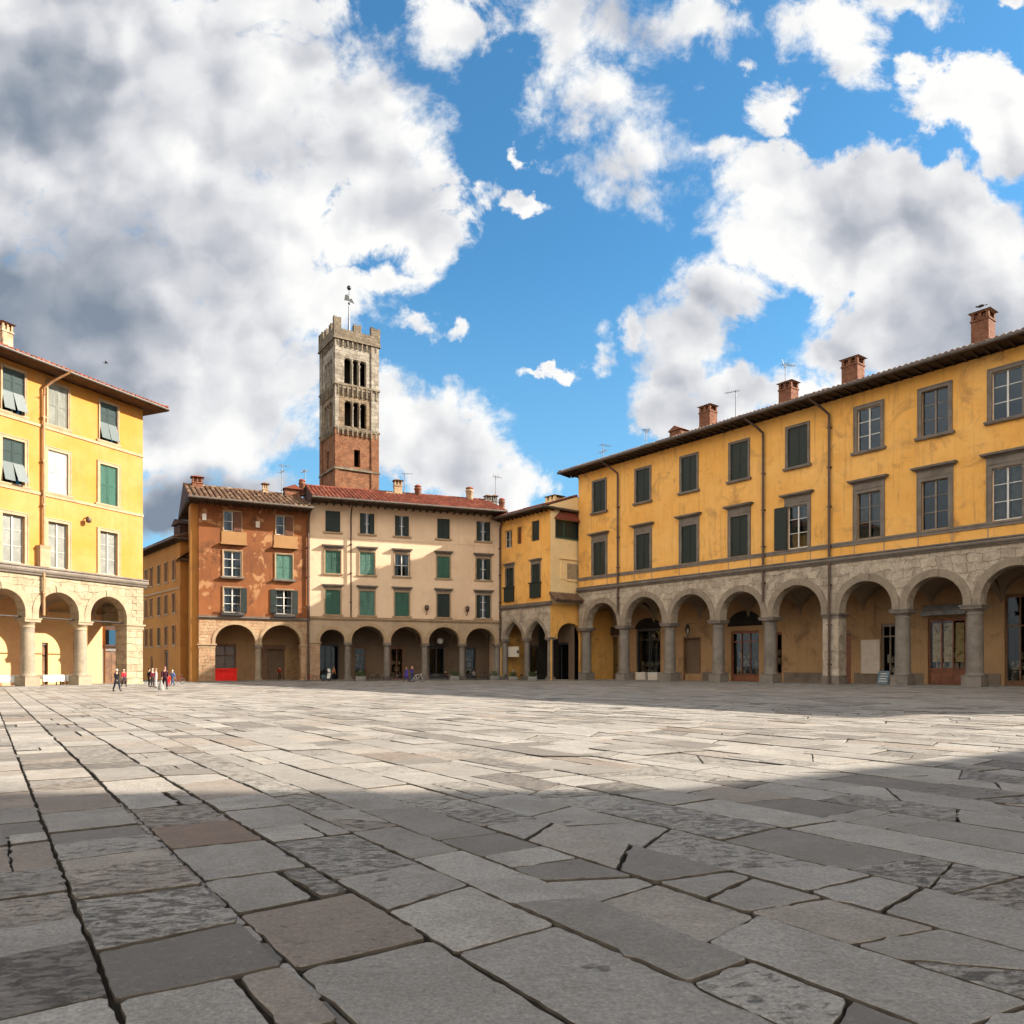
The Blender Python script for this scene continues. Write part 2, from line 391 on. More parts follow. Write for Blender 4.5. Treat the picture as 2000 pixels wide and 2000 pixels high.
M['tile_bed'] = plain('tile_bed', (0.07, 0.035, 0.022), (0.045, 0.025, 0.018), 0.9)
M['chimney'] = masonry('chimney_brick', (0.23, 0.085, 0.045), (0.32, 0.13, 0.07), (0.15, 0.055, 0.03), (0.2, 0.14, 0.10), 0.5, 0.18, 0.1)
M['render'] = plain('cracked_chimney_render', (0.45, 0.33, 0.21), (0.30, 0.19, 0.11), 0.9, 1.5, 0.2, bmp=0.4, dirt=(0.14, 0.1, 0.07))
M['grey_render'] = plain('grey_chimney_render', (0.25, 0.24, 0.22), (0.15, 0.14, 0.13), 0.9, 1.5, 0.2, bmp=0.4)
M['shutter_dark'] = louvre('dark_green_louvres', (0.014, 0.026, 0.022))
M['shutter_green'] = louvre('green_louvres', (0.035, 0.115, 0.08))
M['shutter_teal'] = louvre('faded_teal_louvres', (0.085, 0.20, 0.155))
M['shutter_white'] = louvre('white_louvres', (0.48, 0.46, 0.44))
M['shutter_grey'] = louvre('grey_green_louvres', (0.22, 0.22, 0.185))
M['shutter_brown'] = louvre('brown_louvres', (0.14, 0.05, 0.02))
M['sash_white'] = plain('white_sash_paint', (0.60, 0.57, 0.52), (0.45, 0.42, 0.38), 0.5, 3, 0.4, bmp=0)
M['shutter_slate'] = louvre('slate_green_louvres', (0.024, 0.046, 0.043))
M['sash_pale'] = plain('pale_grey_sash_paint', (0.36, 0.335, 0.29), (0.30, 0.28, 0.245), 0.5, 3, 0.4, bmp=0)
M['pale_pane'] = plain('whitened_window_panes', (0.17, 0.17, 0.15), (0.24, 0.24, 0.215), 0.25, 1.2, 0.5, bmp=0)
M['sash_brown'] = plain('brown_sash_paint', (0.20, 0.15, 0.11), (0.13, 0.095, 0.07), 0.5, 3, 0.4, bmp=0)
M['curtain'] = plain('pale_curtain_cloth', (0.62, 0.60, 0.56), (0.48, 0.46, 0.43), 0.95, 2.0, 0.1)
M['curtain_warm'] = plain('beige_curtain_cloth', (0.42, 0.32, 0.20), (0.28, 0.20, 0.12), 0.95, 2.0, 0.1)
M['glass'] = glass('window_glass', (0.55, 0.60, 0.64), 0.42, 0.12)
M['shopglass'] = glass('shop_glass', (0.8, 0.8, 0.78), 0.35, 0.05)
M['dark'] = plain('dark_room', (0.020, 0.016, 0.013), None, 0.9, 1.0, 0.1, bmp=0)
M['goods'] = plain('window_display', (0.42, 0.34, 0.22), (0.06, 0.045, 0.03), 0.8, 2.2, 0.2, dirt=(0.02, 0.015, 0.012))
M['tower_stone'] = masonry('tower_pale_stone', (0.33, 0.28, 0.222), (0.17, 0.14, 0.108), (0.42, 0.37, 0.305), (0.085, 0.068, 0.053), 1.3, 0.7, 0.7)
M['tower_tan'] = masonry('tower_tan_stone', (0.24, 0.17, 0.105), (0.13, 0.09, 0.057), (0.33, 0.25, 0.165), (0.075, 0.053, 0.037), 1.2, 0.6, 0.7)
M['tower_grey'] = masonry('tower_crown_stone', (0.19, 0.148, 0.10), (0.12, 0.093, 0.066), (0.27, 0.215, 0.155), (0.07, 0.055, 0.042), 0.9, 0.5, 0.5)
M['tower_brick'] = masonry('tower_brick', (0.22, 0.085, 0.038), (0.135, 0.053, 0.026), (0.32, 0.155, 0.08), (0.15, 0.092, 0.056), 0.8, 0.3, 0.5)
M['iron'] = plain('black_iron', (0.025, 0.024, 0.024), None, 0.45, 3, 0.5, bmp=0)
M['metal'] = plain('antenna_metal', (0.22, 0.23, 0.25), None, 0.4, 3, 0.5, bmp=0)
M['gold'] = plain('painted_gold_reflection', (0.72, 0.56, 0.30), (0.45, 0.32, 0.15), 0.8, 2.6, 0.2, bmp=0, dirt=(0.10, 0.07, 0.04))  # golden reflection of shop glass, put into the colour of boards
M['dado'] = plain('worn_dado_stone', (0.17, 0.13, 0.095), (0.12, 0.092, 0.07), 0.85, 1.0, 0.2, bmp=0.3)
M['white'] = plain('white_cloth', (0.80, 0.78, 0.73), (0.68, 0.66, 0.62), 0.9, 2.0, 0.1)
M['panel'] = plain('cream_board', (0.62, 0.55, 0.46), (0.52, 0.46, 0.38), 0.7, 1.0, 0.2, bmp=0)
M['notice'] = plain('pinkish_notice_paper', (0.50, 0.42, 0.34), (0.42, 0.35, 0.28), 0.7, 1.6, 0.2, bmp=0)
M['red'] = plain('red_counter_cloth', (0.72, 0.018, 0.012), (0.55, 0.012, 0.01), 0.7, 1.5, 0.2)
M['ink'] = plain('dark_ink', (0.03, 0.025, 0.02), None, 0.7, 3, 0.2, bmp=0)
M['gilt'] = plain('pale_gilt_letters', (0.45, 0.38, 0.24), (0.35, 0.28, 0.16), 0.5, 3, 0.4, bmp=0)
M['lampglass'] = plain('frosted_lamp_glass', (0.75, 0.72, 0.66), None, 0.35, 3, 0.4, bmp=0)
M['paving'] = paving('worn_stone_slabs')
M['grime'] = plain('grimy_slab_flanks', (0.10, 0.083, 0.066), (0.055, 0.045, 0.035), 0.95, 6.0, 0.1, bmp=0.3)
M['earth'] = plain('joint_earth', (0.040, 0.031, 0.023), (0.02, 0.016, 0.012), 0.95, 3.0, 0.1, bmp=0.6)
M['straw'] = plain('dry_grass', (0.20, 0.155, 0.09), (0.13, 0.10, 0.06), 0.9, 9, 0.1, bmp=0)
M['arcade_floor'] = plain('arcade_floor_stone', (0.30, 0.27, 0.235), (0.22, 0.20, 0.17), 0.8, 0.8, 0.3, bmp=0.3)
M['kerb'] = plain('dark_kerb_stone', (0.17, 0.16, 0.145), (0.12, 0.11, 0.10), 0.8, 0.8, 0.3, bmp=0.4)
M['leaf'] = plain('shrub_leaf', (0.045, 0.085, 0.022), (0.025, 0.05, 0.014), 0.6, 3, 0.3, bmp=0)
M['terracotta'] = plain('terracotta_pot', (0.36, 0.15, 0.075), (0.28, 0.11, 0.055), 0.85, 2, 0.2)
M['rubber'] = plain('black_rubber', (0.02, 0.02, 0.02), None, 0.7, 3, 0.3, bmp=0)
M['wicker'] = plain('dark_cafe_chair', (0.045, 0.035, 0.028), (0.028, 0.022, 0.018), 0.7, 3, 0.3)
M['zinc'] = plain('grey_table_top', (0.25, 0.25, 0.25), (0.2, 0.2, 0.2), 0.4, 3, 0.5, bmp=0)
M['blue_paint'] = plain('blue_grey_paint', (0.10, 0.17, 0.22), None, 0.5, 3, 0.4, bmp=0)
M['skin'] = plain('skin', (0.52, 0.30, 0.20), (0.46, 0.26, 0.17), 0.6, 3, 0.3, bmp=0)
def cloth(name, c):
    if name not in M: M[name] = plain(name, c, [k*0.75 for k in c], 0.9, 4, 0.1, bmp=0.1)
    return M[name]
# ------------------------------------------------------------------ building pieces (local frame: x along, y inward, z up)
def wall_grid(mb, x0, x1, z0, z1, ops, y=0.0, rd=0.32, maxcell=6.0):
    """Front skin with true openings and their reveals; ops = [(xa, xb, za, zb)]"""
    xs = sorted({x0, x1} | {o[0] for o in ops} | {o[1] for o in ops}); zs = sorted({z0, z1} | {o[2] for o in ops} | {o[3] for o in ops})
    xs = [x for x in xs if x0 - 1e-6 <= x <= x1 + 1e-6]; zs = [z for z in zs if z0 - 1e-6 <= z <= z1 + 1e-6]
    for i in range(len(xs)-1):
        for j in range(len(zs)-1):
            cx = (xs[i]+xs[i+1])/2; cz = (zs[j]+zs[j+1])/2
            if any(o[0] < cx < o[1] and o[2] < cz < o[3] for o in ops): continue
            mb.face([(xs[i], y, zs[j]), (xs[i+1], y, zs[j]), (xs[i+1], y, zs[j+1]), (xs[i], y, zs[j+1])])
    for a, b, c, d in ops:
        mb.face([(a, y, c), (a, y, d), (a, y+rd, d), (a, y+rd, c)])
        mb.face([(b, y, c), (b, y+rd, c), (b, y+rd, d), (b, y, d)])
        mb.face([(a, y, d), (b, y, d), (b, y+rd, d), (a, y+rd, d)])
        mb.face([(a, y, c), (a, y+rd, c), (b, y+rd, c), (b, y, c)])

def shell(mb, L, D, z0, z1, y0=0.0, left=True, right=True):
    if left: mb.face([(0, D, z0), (0, y0, z0), (0, y0, z1), (0, D, z1)])
    if right: mb.face([(L, y0, z0), (L, D, z0), (L, D, z1), (L, y0, z1)])
    mb.face([(L, D, z0), (0, D, z0), (0, D, z1), (L, D, z1)])

def arch_pts(xl, xr, zs, st, k=1.0, n=18, point=0.0):
    """Left springing to right springing; k = rise / half span, point > 0 makes a pointed head"""
    uc = (xl+xr)/2; a = (xr-xl)/2; P = []
    if st > 0: P.append((xl, zs))
    for i in range(n+1):
        th = PI - PI*i/n
        x = uc + a*math.cos(th); z = zs + st + a*k*math.sin(th)
        if point: z = zs + st + a*k*(math.sin(th)*(1-point) + point*(1-abs(math.cos(th)))*1.0)
        P.append((x, z))
    if st > 0: P.append((xr, zs))
    return P

def arcade(mb, cols, hw, zs, ztop, t, st, k=1.0, x0=None, x1=None, point=0.0, endw=None):
    """Arched wall carried by columns: openings between cols[i]+hw[i] and cols[i+1]-hw[i+1]"""
    n = len(cols); spans = []
    for i in range(n-1): spans.append((cols[i]+hw[i], cols[i+1]-hw[i+1]))
    for i in range(n):
        a = cols[i]-hw[i] if i or x0 is None else x0; b = cols[i]+hw[i] if i < n-1 or x1 is None else x1
        mb.face([(a, 0, zs), (b, 0, zs), (b, 0, ztop), (a, 0, ztop)])
        mb.face([(b, t, zs), (a, t, zs), (a, t, ztop), (b, t, ztop)])
        mb.face([(a, 0, zs), (a, t, zs), (b, t, zs), (b, 0, zs)])
    for xl, xr in spans:
        P = arch_pts(xl, xr, zs, st, k, 18, point)
        for (xa, za), (xb, zb) in zip(P, P[1:]):
            if xb - xa > 1e-6:
                mb.face([(xa, 0, za), (xb, 0, zb), (xb, 0, ztop), (xa, 0, ztop)])
                mb.face([(xb, t, zb), (xa, t, za), (xa, t, ztop), (xb, t, ztop)])
            mb.face([(xa, 0, za), (xa, t, za), (xb, t, zb), (xb, 0, zb)])
    return spans

def archivolt(xl, xr, zs, st, w, mat, parent, k=1.0, point=0.0, proud=0.07, key=True):
    mb = MB()
    P = arch_pts(xl, xr, zs, st, k, 22, point); uc = (xl+xr)/2; a = (xr-xl)/2
    Q = []
    for x, z in P:
        if z <= zs + st + 1e-6: Q.append((x - w if x < uc else x + w, z))
        else:
            dx = (x-uc)/a; dz = (z-zs-st)/(a*k); l = math.hypot(dx, dz)
            Q.append((x + w*dx/l, z + w*dz/l))
    n = len(P)
    for i in range(n-1):
        mid = abs((P[i][0]+P[i+1][0])/2 - uc) < a*0.12
        mb.cur = RNG.random()
        p = proud + (0.07 if (mid and key) else 0) + RNG.uniform(0, 0.012)
        A, B, Cc, Dd = P[i], P[i+1], Q[i+1], Q[i]
        g = 0.0
        mb.face([(A[0], -p, A[1]), (B[0], -p, B[1]), (Cc[0], -p, Cc[1]), (Dd[0], -p, Dd[1])])
        mb.face([(Dd[0], -p, Dd[1]), (Cc[0], -p, Cc[1]), (Cc[0], 0.02, Cc[1]), (Dd[0], 0.02, Dd[1])])
        mb.face([(B[0], -p, B[1]), (A[0], -p, A[1]), (A[0], 0.02, A[1]), (B[0], 0.02, B[1])])
        mb.face([(A[0], -p, A[1]), (Dd[0], -p, Dd[1]), (Dd[0], 0.02, Dd[1]), (A[0], 0.02, A[1])])
        mb.face([(Cc[0], -p, Cc[1]), (B[0], -p, B[1]), (B[0], 0.02, B[1]), (Cc[0], 0.02, Cc[1])])
    return mb.build('archivolt', mat, parent)

def column(x, yc, r, zs, mat, parent, ped=1.1, capm=None):
    """Tuscan column on a square plinth block; zs = top of the abacus"""
    mb = MB()
    h0 = ped; h1 = zs - 0.85
    prof = [(r*1.12, h0), (r*1.12, h0+0.12), (r*1.0, h0+0.2)]
    for i in range(7):
        f = i/6; prof.append((r*(1.0 - 0.10*f*f), h0+0.22 + (h1-h0-0.22)*f))
    mb.lathe(prof, x, yc, 24)
    o = mb.build('column', mat, parent)
    c = MB()
    c.lathe([(r*0.98, h1), (r*0.98, h1+0.10), (r*0.90, h1+0.12), (r*0.92, h1+0.28), (r*1.05, h1+0.34), (r*1.2, h1+0.5)], x, yc, 24)
    c.box(x-r*1.24, x+r*1.24, yc-r*1.24, yc+r*1.24, h1+0.5, zs-0.12)
    c.box(x-r*1.36, x+r*1.36, yc-r*1.36, yc+r*1.36, zs-0.12, zs)
    c.build('capital', capm or mat, o)
    p = MB()
    p.taper(x-r*1.12, x+r*1.12, yc-r*1.12, yc+r*1.12, ped*0.86, ped, 0.05)
    p.box(x-r*1.16, x+r*1.16, yc-r*1.16, yc+r*1.16, -0.05, ped*0.86)
    p.build('plinth', mat, o)
    return o

def pier(x0, x1, y0, y1, zs, mat, capm, parent, ped=1.0):
    mb = MB(); mb.box(x0, x1, y0, y1, -0.05, zs-0.5)
    o = mb.build('pier', mat, parent)
    c = MB(); c.box(x0-0.06, x1+0.06, y0-0.06, y1+0.06, zs-0.5, zs-0.32); c.taper(x0-0.04, x1+0.04, y0-0.04, y1+0.04, zs-0.32, zs-0.14, 0.12); c.box(x0-0.2, x1+0.2, y0-0.2, y1+0.2, zs-0.14, zs)
    c.build('capital', capm, o)
    p = MB(); p.box(x0-0.07, x1+0.07, y0-0.07, y1+0.07, -0.05, ped); p.build('plinth', mat if ped < 0.3 else capm, o)
    return o

def vault(mb, xa, xb, y0, y1, zs, st, a, k=1.0, lift=0.0, n=16, m=14):
    """Groin vault over one bay"""
    uc = (xa+xb)/2; hb = (xb-xa)/2; yc = (y0+y1)/2; hd = (y1-y0)/2
    G = []
    for j in range(m+1):
        y = y0 + (y1-y0)*j/m; row = []
        hy = zs + st + a*k*math.sqrt(max(0.0, 1-((y-yc)/hd)**2)) - 0.15
        for i in range(n+1):
            x = xa + (xb-xa)*i/n
            hx = zs + st + a*k*math.sqrt(max(0.0, 1-((x-uc)/hb)**2)) + 0.05
            row.append((x, y, max(hx, hy) + lift))
        G.append(row)
    old = mb.smooth; mb.smooth = True
    v = [p for r in G for p in r]; w = n+1
    mb.idx(v, [(j*w+i, (j+1)*w+i, (j+1)*w+i+1, j*w+i+1) for j in range(m) for i in range(n)])
    mb.smooth = old

def moulding(mb, x0, x1, z0, z1, p, ends=True):
    """Round-nosed string course standing p proud of the wall"""
    h = z1-z0; prof = [(0.03, z0), (-p*0.45, z0), (-p*0.55, z0+h*0.15), (-p*0.85, z0+h*0.3), (-p, z0+h*0.5), (-p*0.92, z0+h*0.68), (-p*0.7, z0+h*0.8), (-p*1.02, z0+h*0.82), (-p*1.02, z1), (0.03, z1)]
    v = [(x0, y, z) for y, z in prof] + [(x1, y, z) for y, z in prof]; n = len(prof)
    mb.idx(v, [(i, i+n, i+1+n, i+1) for i in range(n-1)] + [tuple(range(n)), tuple(range(2*n-1, n-1, -1))])

def shutter_leaf(mb, xa, xb, z0, z1, y, th=0.07):
    s = 0.11
    mb.box(xa, xa+s, y-th, y, z0, z1); mb.box(xb-s, xb, y-th, y, z0, z1)
    for c, d in ((z0, z0+0.16), (z1-0.12, z1), ((z0+z1)/2-0.07, (z0+z1)/2+0.07)):
        mb.box(xa+s, xb-s, y-th+0.004, y, c, d)
    mb.box(xa+s, xb-s, y-th*0.45, y-0.01, z0+0.16, z1-0.12)

def window(b, uc, w, z0, z1, kind='closed', shut=None, fr=0.3, frm=None, sill=0.35, sillm=None, hood=None, hoodm=None, sash='sash_white', rd=0.32, curt=None, rnd=None, pane=None):
    """One window of a building: the glazed sash is the part, surround, sill, hood, shutters are its sub-parts"""
    r = rnd or RNG
    xa, xb = uc-w/2, uc+w/2
    g = MB(); g.box(xa+0.06, xb-0.06, rd-0.06, rd-0.04, z0+0.06, z1-0.06)
    o = g.build('window', pane or M['glass'], b)
    s = MB(); y0 = rd-0.12; y1 = rd-0.02; q = 0.09
    s.box(xa, xa+q, y0, y1, z0, z1); s.box(xb-q, xb, y0, y1, z0, z1); s.box(xa+q, xb-q, y0, y1, z0, z0+q*1.3); s.box(xa+q, xb-q, y0, y1, z1-q, z1)
    s.box(uc-0.075, uc+0.075, y0-0.03, y1, z0+q*1.3, z1-q)
    for f in ((0.36, 0.69) if z1-z0 > 3.2 else (0.5,)):
        zz = z0+(z1-z0)*f
        s.box(xa+q, uc-0.075, y0+0.02, y1-0.004, zz-0.035, zz+0.035); s.box(uc+0.075, xb-q, y0+0.02, y1-0.004, zz-0.035, zz+0.035)
    if kind != 'closed': s.build('sash', M[sash], o)
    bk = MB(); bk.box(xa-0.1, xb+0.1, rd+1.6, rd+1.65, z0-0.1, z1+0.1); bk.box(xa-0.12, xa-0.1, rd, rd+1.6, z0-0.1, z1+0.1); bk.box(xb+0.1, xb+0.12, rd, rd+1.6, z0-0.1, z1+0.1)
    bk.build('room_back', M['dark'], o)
    if curt:
        c = MB()
        for sx in (-1, 1):
            cw = w*r.uniform(0.16, 0.40); n = 8
            for i in range(n):
                a = (uc + sx*(w/2-0.07)) - sx*cw*i/n; e = (uc + sx*(w/2-0.07)) - sx*cw*(i+1)/n
                ya = rd+0.14+0.05*(i % 2); yb = rd+0.14+0.05*((i+1) % 2)
                c.face([(a, ya, z0+0.1), (e, yb, z0+0.1), (e, yb, z1-0.05), (a, ya, z1-0.05)])
        c.build('curtain', M[curt], o)
    if frm and fr > 0:
        f = MB(); p = 0.09
        f.box(xa-fr, xa+0.015, -p, 0.06, z0, z1); f.box(xb-0.015, xb+fr, -p, 0.06, z0, z1); f.box(xa-fr, xb+fr, -p-0.004, 0.06, z1-0.015, z1+fr)
        i = 0.07
        f.box(xa-fr-0.005, xa-fr+i, -p-0.045, -p+0.01, z0, z1+fr-i); f.box(xb+fr-i, xb+fr+0.005, -p-0.045, -p+0.01, z0, z1+fr-i); f.box(xa-fr-0.005, xb+fr+0.005, -p-0.05, -p+0.01, z1+fr-i, z1+fr+0.01)
        f.build('frame', frm, o)
    if sill:
        f = MB(); e = fr+0.22
        f.taper(xa-e+0.06, xb+e-0.06, -sill+0.06, 0.05, z0-0.26, z0-0.1, 0.06); f.box(xa-e, xb+e, -sill, 0.05, z0-0.1, z0)
        f.build('sill', sillm or frm, o)
    if hood:
        f = MB(); e = fr+0.02; zt = z1+fr+hood[0]
        f.box(xa-e, xb+e, -0.10, 0.05, z1+fr, zt)
        pr = hood[1]
        f.taper(xa-e-0.05, xb+e+0.05, -0.16, 0.05, zt, zt+0.18, pr*0.35); f.box(xa-e-pr*0.8, xb+e+pr*0.8, -0.16-pr, 0.05, zt+0.18, zt+0.30); f.box(xa-e-pr*0.95, xb+e+pr*0.95, -0.20-pr, 0.05, zt+0.30, zt+0.36)
        f.build('hood', hoodm or frm, o)
    if kind == 'closed':
        for sx in (-1, 1):
            f = MB()
            a, e = (xa+0.02, uc-0.012) if sx < 0 else (uc+0.012, xb-0.02)
            shutter_leaf(f, a, e, z0+0.03, z1-0.03, 0.13); f.build('shutter', M[shut], o)
    elif kind == 'flap':     # Tuscan shutters, lower half propped outward
        zm = z0+(z1-z0)*0.48
        for sx in (-1, 1):
            f = MB(); a, e = (xa+0.02, uc-0.012) if sx < 0 else (uc+0.012, xb-0.02)
            shutter_leaf(f, a, e, zm, z1-0.03, 0.13); lf = f.build('shutter', M[shut], o)
            f = MB(); dz = (zm-z0)*0.90; dy = (zm-z0)*r.uniform(0.22, 0.42)
            f.idx([(a, 0.1, zm), (e, 0.1, zm), (e, 0.1-dy, zm-dz), (a, 0.1-dy, zm-dz), (a, 0.05, zm), (e, 0.05, zm), (e, 0.05-dy, zm-dz), (a, 0.05-dy, zm-dz)], [(0, 1, 2, 3), (7, 6, 5, 4), (0, 4, 5, 1), (1, 5, 6, 2), (2, 6, 7, 3), (3, 7, 4, 0)])
            f.build('shutter_flap', M[shut], lf) if False else f.build('shutter_flap', M[shut], o)
    elif kind == 'ajar':     # one leaf folded back against the wall, the other nearly so
        for sx in (-1, 1):
            f = MB(); hw = w/2-0.03; a = 0.18 if sx < 0 else r.uniform(0.2, 0.9)
            hx = xa+0.01 if sx < 0 else xb-0.01
            c, sn = math.cos(a), math.sin(a)
            p0 = (hx, -0.06 if not frm else -0.16); p1 = (hx + sx*hw*c, p0[1]-hw*sn); th = 0.06
            f.idx([(p0[0], p0[1], z0+.03), (p1[0], p1[1], z0+.03), (p1[0]+sx*0*th, p1[1]-th, z0+.03), (p0[0], p0[1]-th, z0+.03), (p0[0], p0[1], z1-.03), (p1[0], p1[1], z1-.03), (p1[0], p1[1]-th, z1-.03), (p0[0], p0[1]-th, z1-.03)],
                  [(0, 3, 2, 1), (4, 5, 6, 7), (0, 1, 5, 4), (1, 2, 6, 5), (2, 3, 7, 6), (3, 0, 4, 7)])
            f.build('shutter', M[shut], o)
            if kind == 'ajar' and shut == 'shutter_dark' and sx > 0 and hood: pass
    return o

def roof(b, L, D, z, o, pitch, tm, oL=0.0, oR=0.0, hipL=False, hipR=False, tw=0.46, course=0.75, eave='wood_dark', raf=0.9, name='roof', guttermat='gutter', side_tiles=True, gut=0.17):
    """Tiled roof: deck part with boarded eave, rafters, gutter and rows of half-round tiles as sub-parts"""
    ry = D/2; run = ry + o; rz = z + run*pitch
    hl = run if hipL else 0.0; hr = run if hipR else 0.0
    xl, xr = -oL, L+oR
    dk = MB()
    A = (xl, -o, z); B = (xr, -o, z); Cc = (xr-hr, ry, rz); Dd = (xl+hl, ry, rz); E = (xl, D+o, z); G = (xr, D+o, z)
    dk.face([A, B, Cc, Dd]); dk.face([G, E, Dd, Cc])
    dk.face([E, A, Dd]); dk.face([B, G, Cc])
    t = 0.16
    dk.box(xl+0.01, xr-0.01, -o+0.02, D+o-0.02, z-t, z-0.012)
    root = dk.build(name, M['tile_bed'], b)
    so = MB(); so.box(xl+0.05, xr-0.05, -o+0.06, -0.0, z-t-0.06, z-t-0.004)
    if oL: so.box(xl+0.05, -0.0, 0.0, D, z-t-0.06, z-t-0.004)
    if oR: so.box(L, xr-0.05, 0.0, D, z-t-0.06, z-t-0.004)
    so.build('eave_boards', M[eave], root)
    n = int((xr-xl)/raf) if raf < 100 else -1
    for i in range(n+1):
        x = xl+0.2 + (xr-xl-0.4)*i/max(1, n)
        if x > 62: break
        rf = MB()
        rf.idx([(x-.09, -o+.1, z-t-.12), (x+.09, -o+.1, z-t-.12), (x+.09, 0.05, z-t-.36), (x-.09, 0.05, z-t-.36), (x-.09, -o+.1, z-t-.06), (x+.09, -o+.1, z-t-.06), (x+.09, 0.05, z-t-.06), (x-.09, 0.05, z-t-.06)],
               [(0, 3, 2, 1), (4, 5, 6, 7), (0, 1, 5, 4), (1, 2, 6, 5), (2, 3, 7, 6), (3, 0, 4, 7)])
        rf.build('rafter', M[eave], root)
    for dx0, dx1, on in ((xl+.1, 0.02, oL and raf < 100), (L-0.02, xr-.1, oR and raf < 100 and L < 62)):
        if on:
            m = max(1, int(D/raf/1.5))
            for i in range(m):
                y = 0.4 + (D-0.8)*i/m; rf = MB(); rf.box(min(dx0, dx1), max(dx0, dx1), y-.09, y+.09, z-t-.26, z-t-.06); rf.build('rafter', M[eave], root)
    if gut:
        gt = MB(); gt.tube([(xl, -o-0.10, z-0.12), (xr, -o-0.10, z-0.12)], gut, 8)
        if oR: gt.tube([(xr+0.1, -o, z-0.12), (xr+0.1, D+o, z-0.12)], gut, 8)
        gt.build('gutter', M[guttermat], root)
    ti = MB(); sl = math.sqrt(1+pitch*pitch)
    def rows(fn, x0, x1, lim):
        n = int((x1-x0)/tw)
        for i in range(n):
            xc = x0 + (x1-x0)*(i+0.5)/n
            ln = lim(xc)
            if ln < 0.3: continue
            m = max(1, int(math.ceil(ln*sl/course)))
            jx = RNG.uniform(-0.03, 0.03)
            for j in range(m):
                a = j*course/sl - (0.10 if j == 0 else 0); e = min(ln, (j+1)*course/sl + 0.05)
                ti.cur = RNG.random()
                r0 = tw*0.40*RNG.uniform(0.93, 1.07); r1 = r0*0.80; ja = jx + RNG.uniform(-0.02, 0.02); h0 = 0.10+RNG.uniform(-0.012, 0.02)
                ring = []
                for (d, rr, hh) in ((a, r0, h0), (e, r1, 0.05)):
                    for q in range(5):
                        th = PI*q/4
                        ring.append(fn(xc + ja - rr*math.cos(th), d, hh*0.35 + rr*math.sin(th)*0.95))
                ti.idx(ring, [(q, q+1, q+6, q+5) for q in range(4)] + [(4, 3, 2, 1, 0)])
    rows(lambda x, d, h: (x, -o+d, z + d*pitch + h), xl, xr, lambda x: min(run, (x-xl) if hipL else 1e9, (xr-x) if hipR else 1e9))
    if hipL and side_tiles:
        rows(lambda x, d, h: (xl+d, x, z + d*pitch + h), -o, D+o, lambda x: min(run, x+o, D+o-x))
    if hipR and side_tiles:
        rows(lambda x, d, h: (xr-d, x, z + d*pitch + h), -o, D+o, lambda x: min(run, x+o, D+o-x))
    ti.build('roof_tiles', tm, root)
    rg = MB()
    segs = [(Dd, Cc)]
    if hipL: segs += [(A, Dd)]
    if hipR: segs += [(B, Cc)]
    for p, q in segs:
        p = Vector(p); q = Vector(q); ln = (q-p).length
        if ln < 0.2: continue
        m = max(1, int(ln/0.7)); d = (q-p)/m
        for i in range(m):
            rg.cur = RNG.random()
            a = p+d*i; e = p+d*(i+1.06)
            rg.tube([a+Vector((0, 0, .10)), e+Vector((0, 0, .06))], 0.20, 8, 0.17)
    rg.build('ridge_tiles', tm, root)
    return root, rz

def chimney(parent, x, y, w, d, z0, z1, mat='chimney', kind='hooded', capm='tile_red'):
    mb = MB()
    if kind == 'pot':
        mb.lathe([(w*0.5, z0), (w*0.5, z1-0.5), (w*0.62, z1-0.42), (w*0.62, z1-0.25), (w*0.45, z1-0.22), (w*0.45, z1)], x, y, 14)
        o = mb.build('chimney', M[mat], parent)
        c = MB(); c.lathe([(w*0.58, z1), (w*0.5, z1+0.18), (w*0.2, z1+0.32)], x, y, 14); c.build('chimney_cap', M[capm], o)
        return o
    h = (z1-z0)
    zt = z1-min(0.95, h*0.42)
    mb.box(x-w/2, x+w/2, y-d/2, y+d/2, z0, zt)
    mb.box(x-w/2-0.07, x+w/2+0.07, y-d/2-0.07, y+d/2+0.07, zt-0.16, zt)
    zl = z1-0.38; q = 0.16*w
    for sx in (-1, 0, 1):
        for sy in (-1, 1):
            cx = x+sx*(w/2-q/2); cy = y+sy*(d/2-q/2); mb.box(cx-q/2, cx+q/2, cy-q/2, cy+q/2, zt, zl)
    mb.box(x-w/2+q, x+w/2-q, y-d/2+q, y+d/2-q, zt, zl-0.1)
    o = mb.build('chimney', M[mat], parent)
    c = MB(); c.cur = 0.4
    c.taper(x-w/2, x+w/2, y-d/2, y+d/2, zl, zl+0.1, 0.16)
    e = 0.22
    c.idx([(x-w/2-e, y-d/2-e, zl+.1), (x+w/2+e, y-d/2-e, zl+.1), (x+w/2+e, y+d/2+e, zl+.1), (x-w/2-e, y+d/2+e, zl+.1), (x-w*0.12, y, z1), (x+w*0.12, y, z1)],
          [(0, 1, 5, 4), (1, 2, 5), (2, 3, 4, 5), (3, 0, 4), (3, 2, 1, 0)])
    c.build('chimney_cap', M[capm], o)
    return o

def downpipe(b, x, zt, zb, ov, mat='copper', r=0.13, side=-1.2):
    mb = MB()
    mb.tube([(x+side, -ov-0.05, zt+0.35), (x+side*0.9, -ov*0.95, zt+0.05), (x+side*0.35, -ov*0.45, zt-0.75), (x, -0.30, zt-1.4), (x, -0.26, zt-2.2), (x, -0.26, zb)], r, 8)
    for i in range(int((zt-zb)/4)): mb.box(x-r-0.05, x+r+0.05, -0.4, 0.02, zb+2+4*i, zb+2.12+4*i)
    return mb.build('downpipe', M[mat], b)
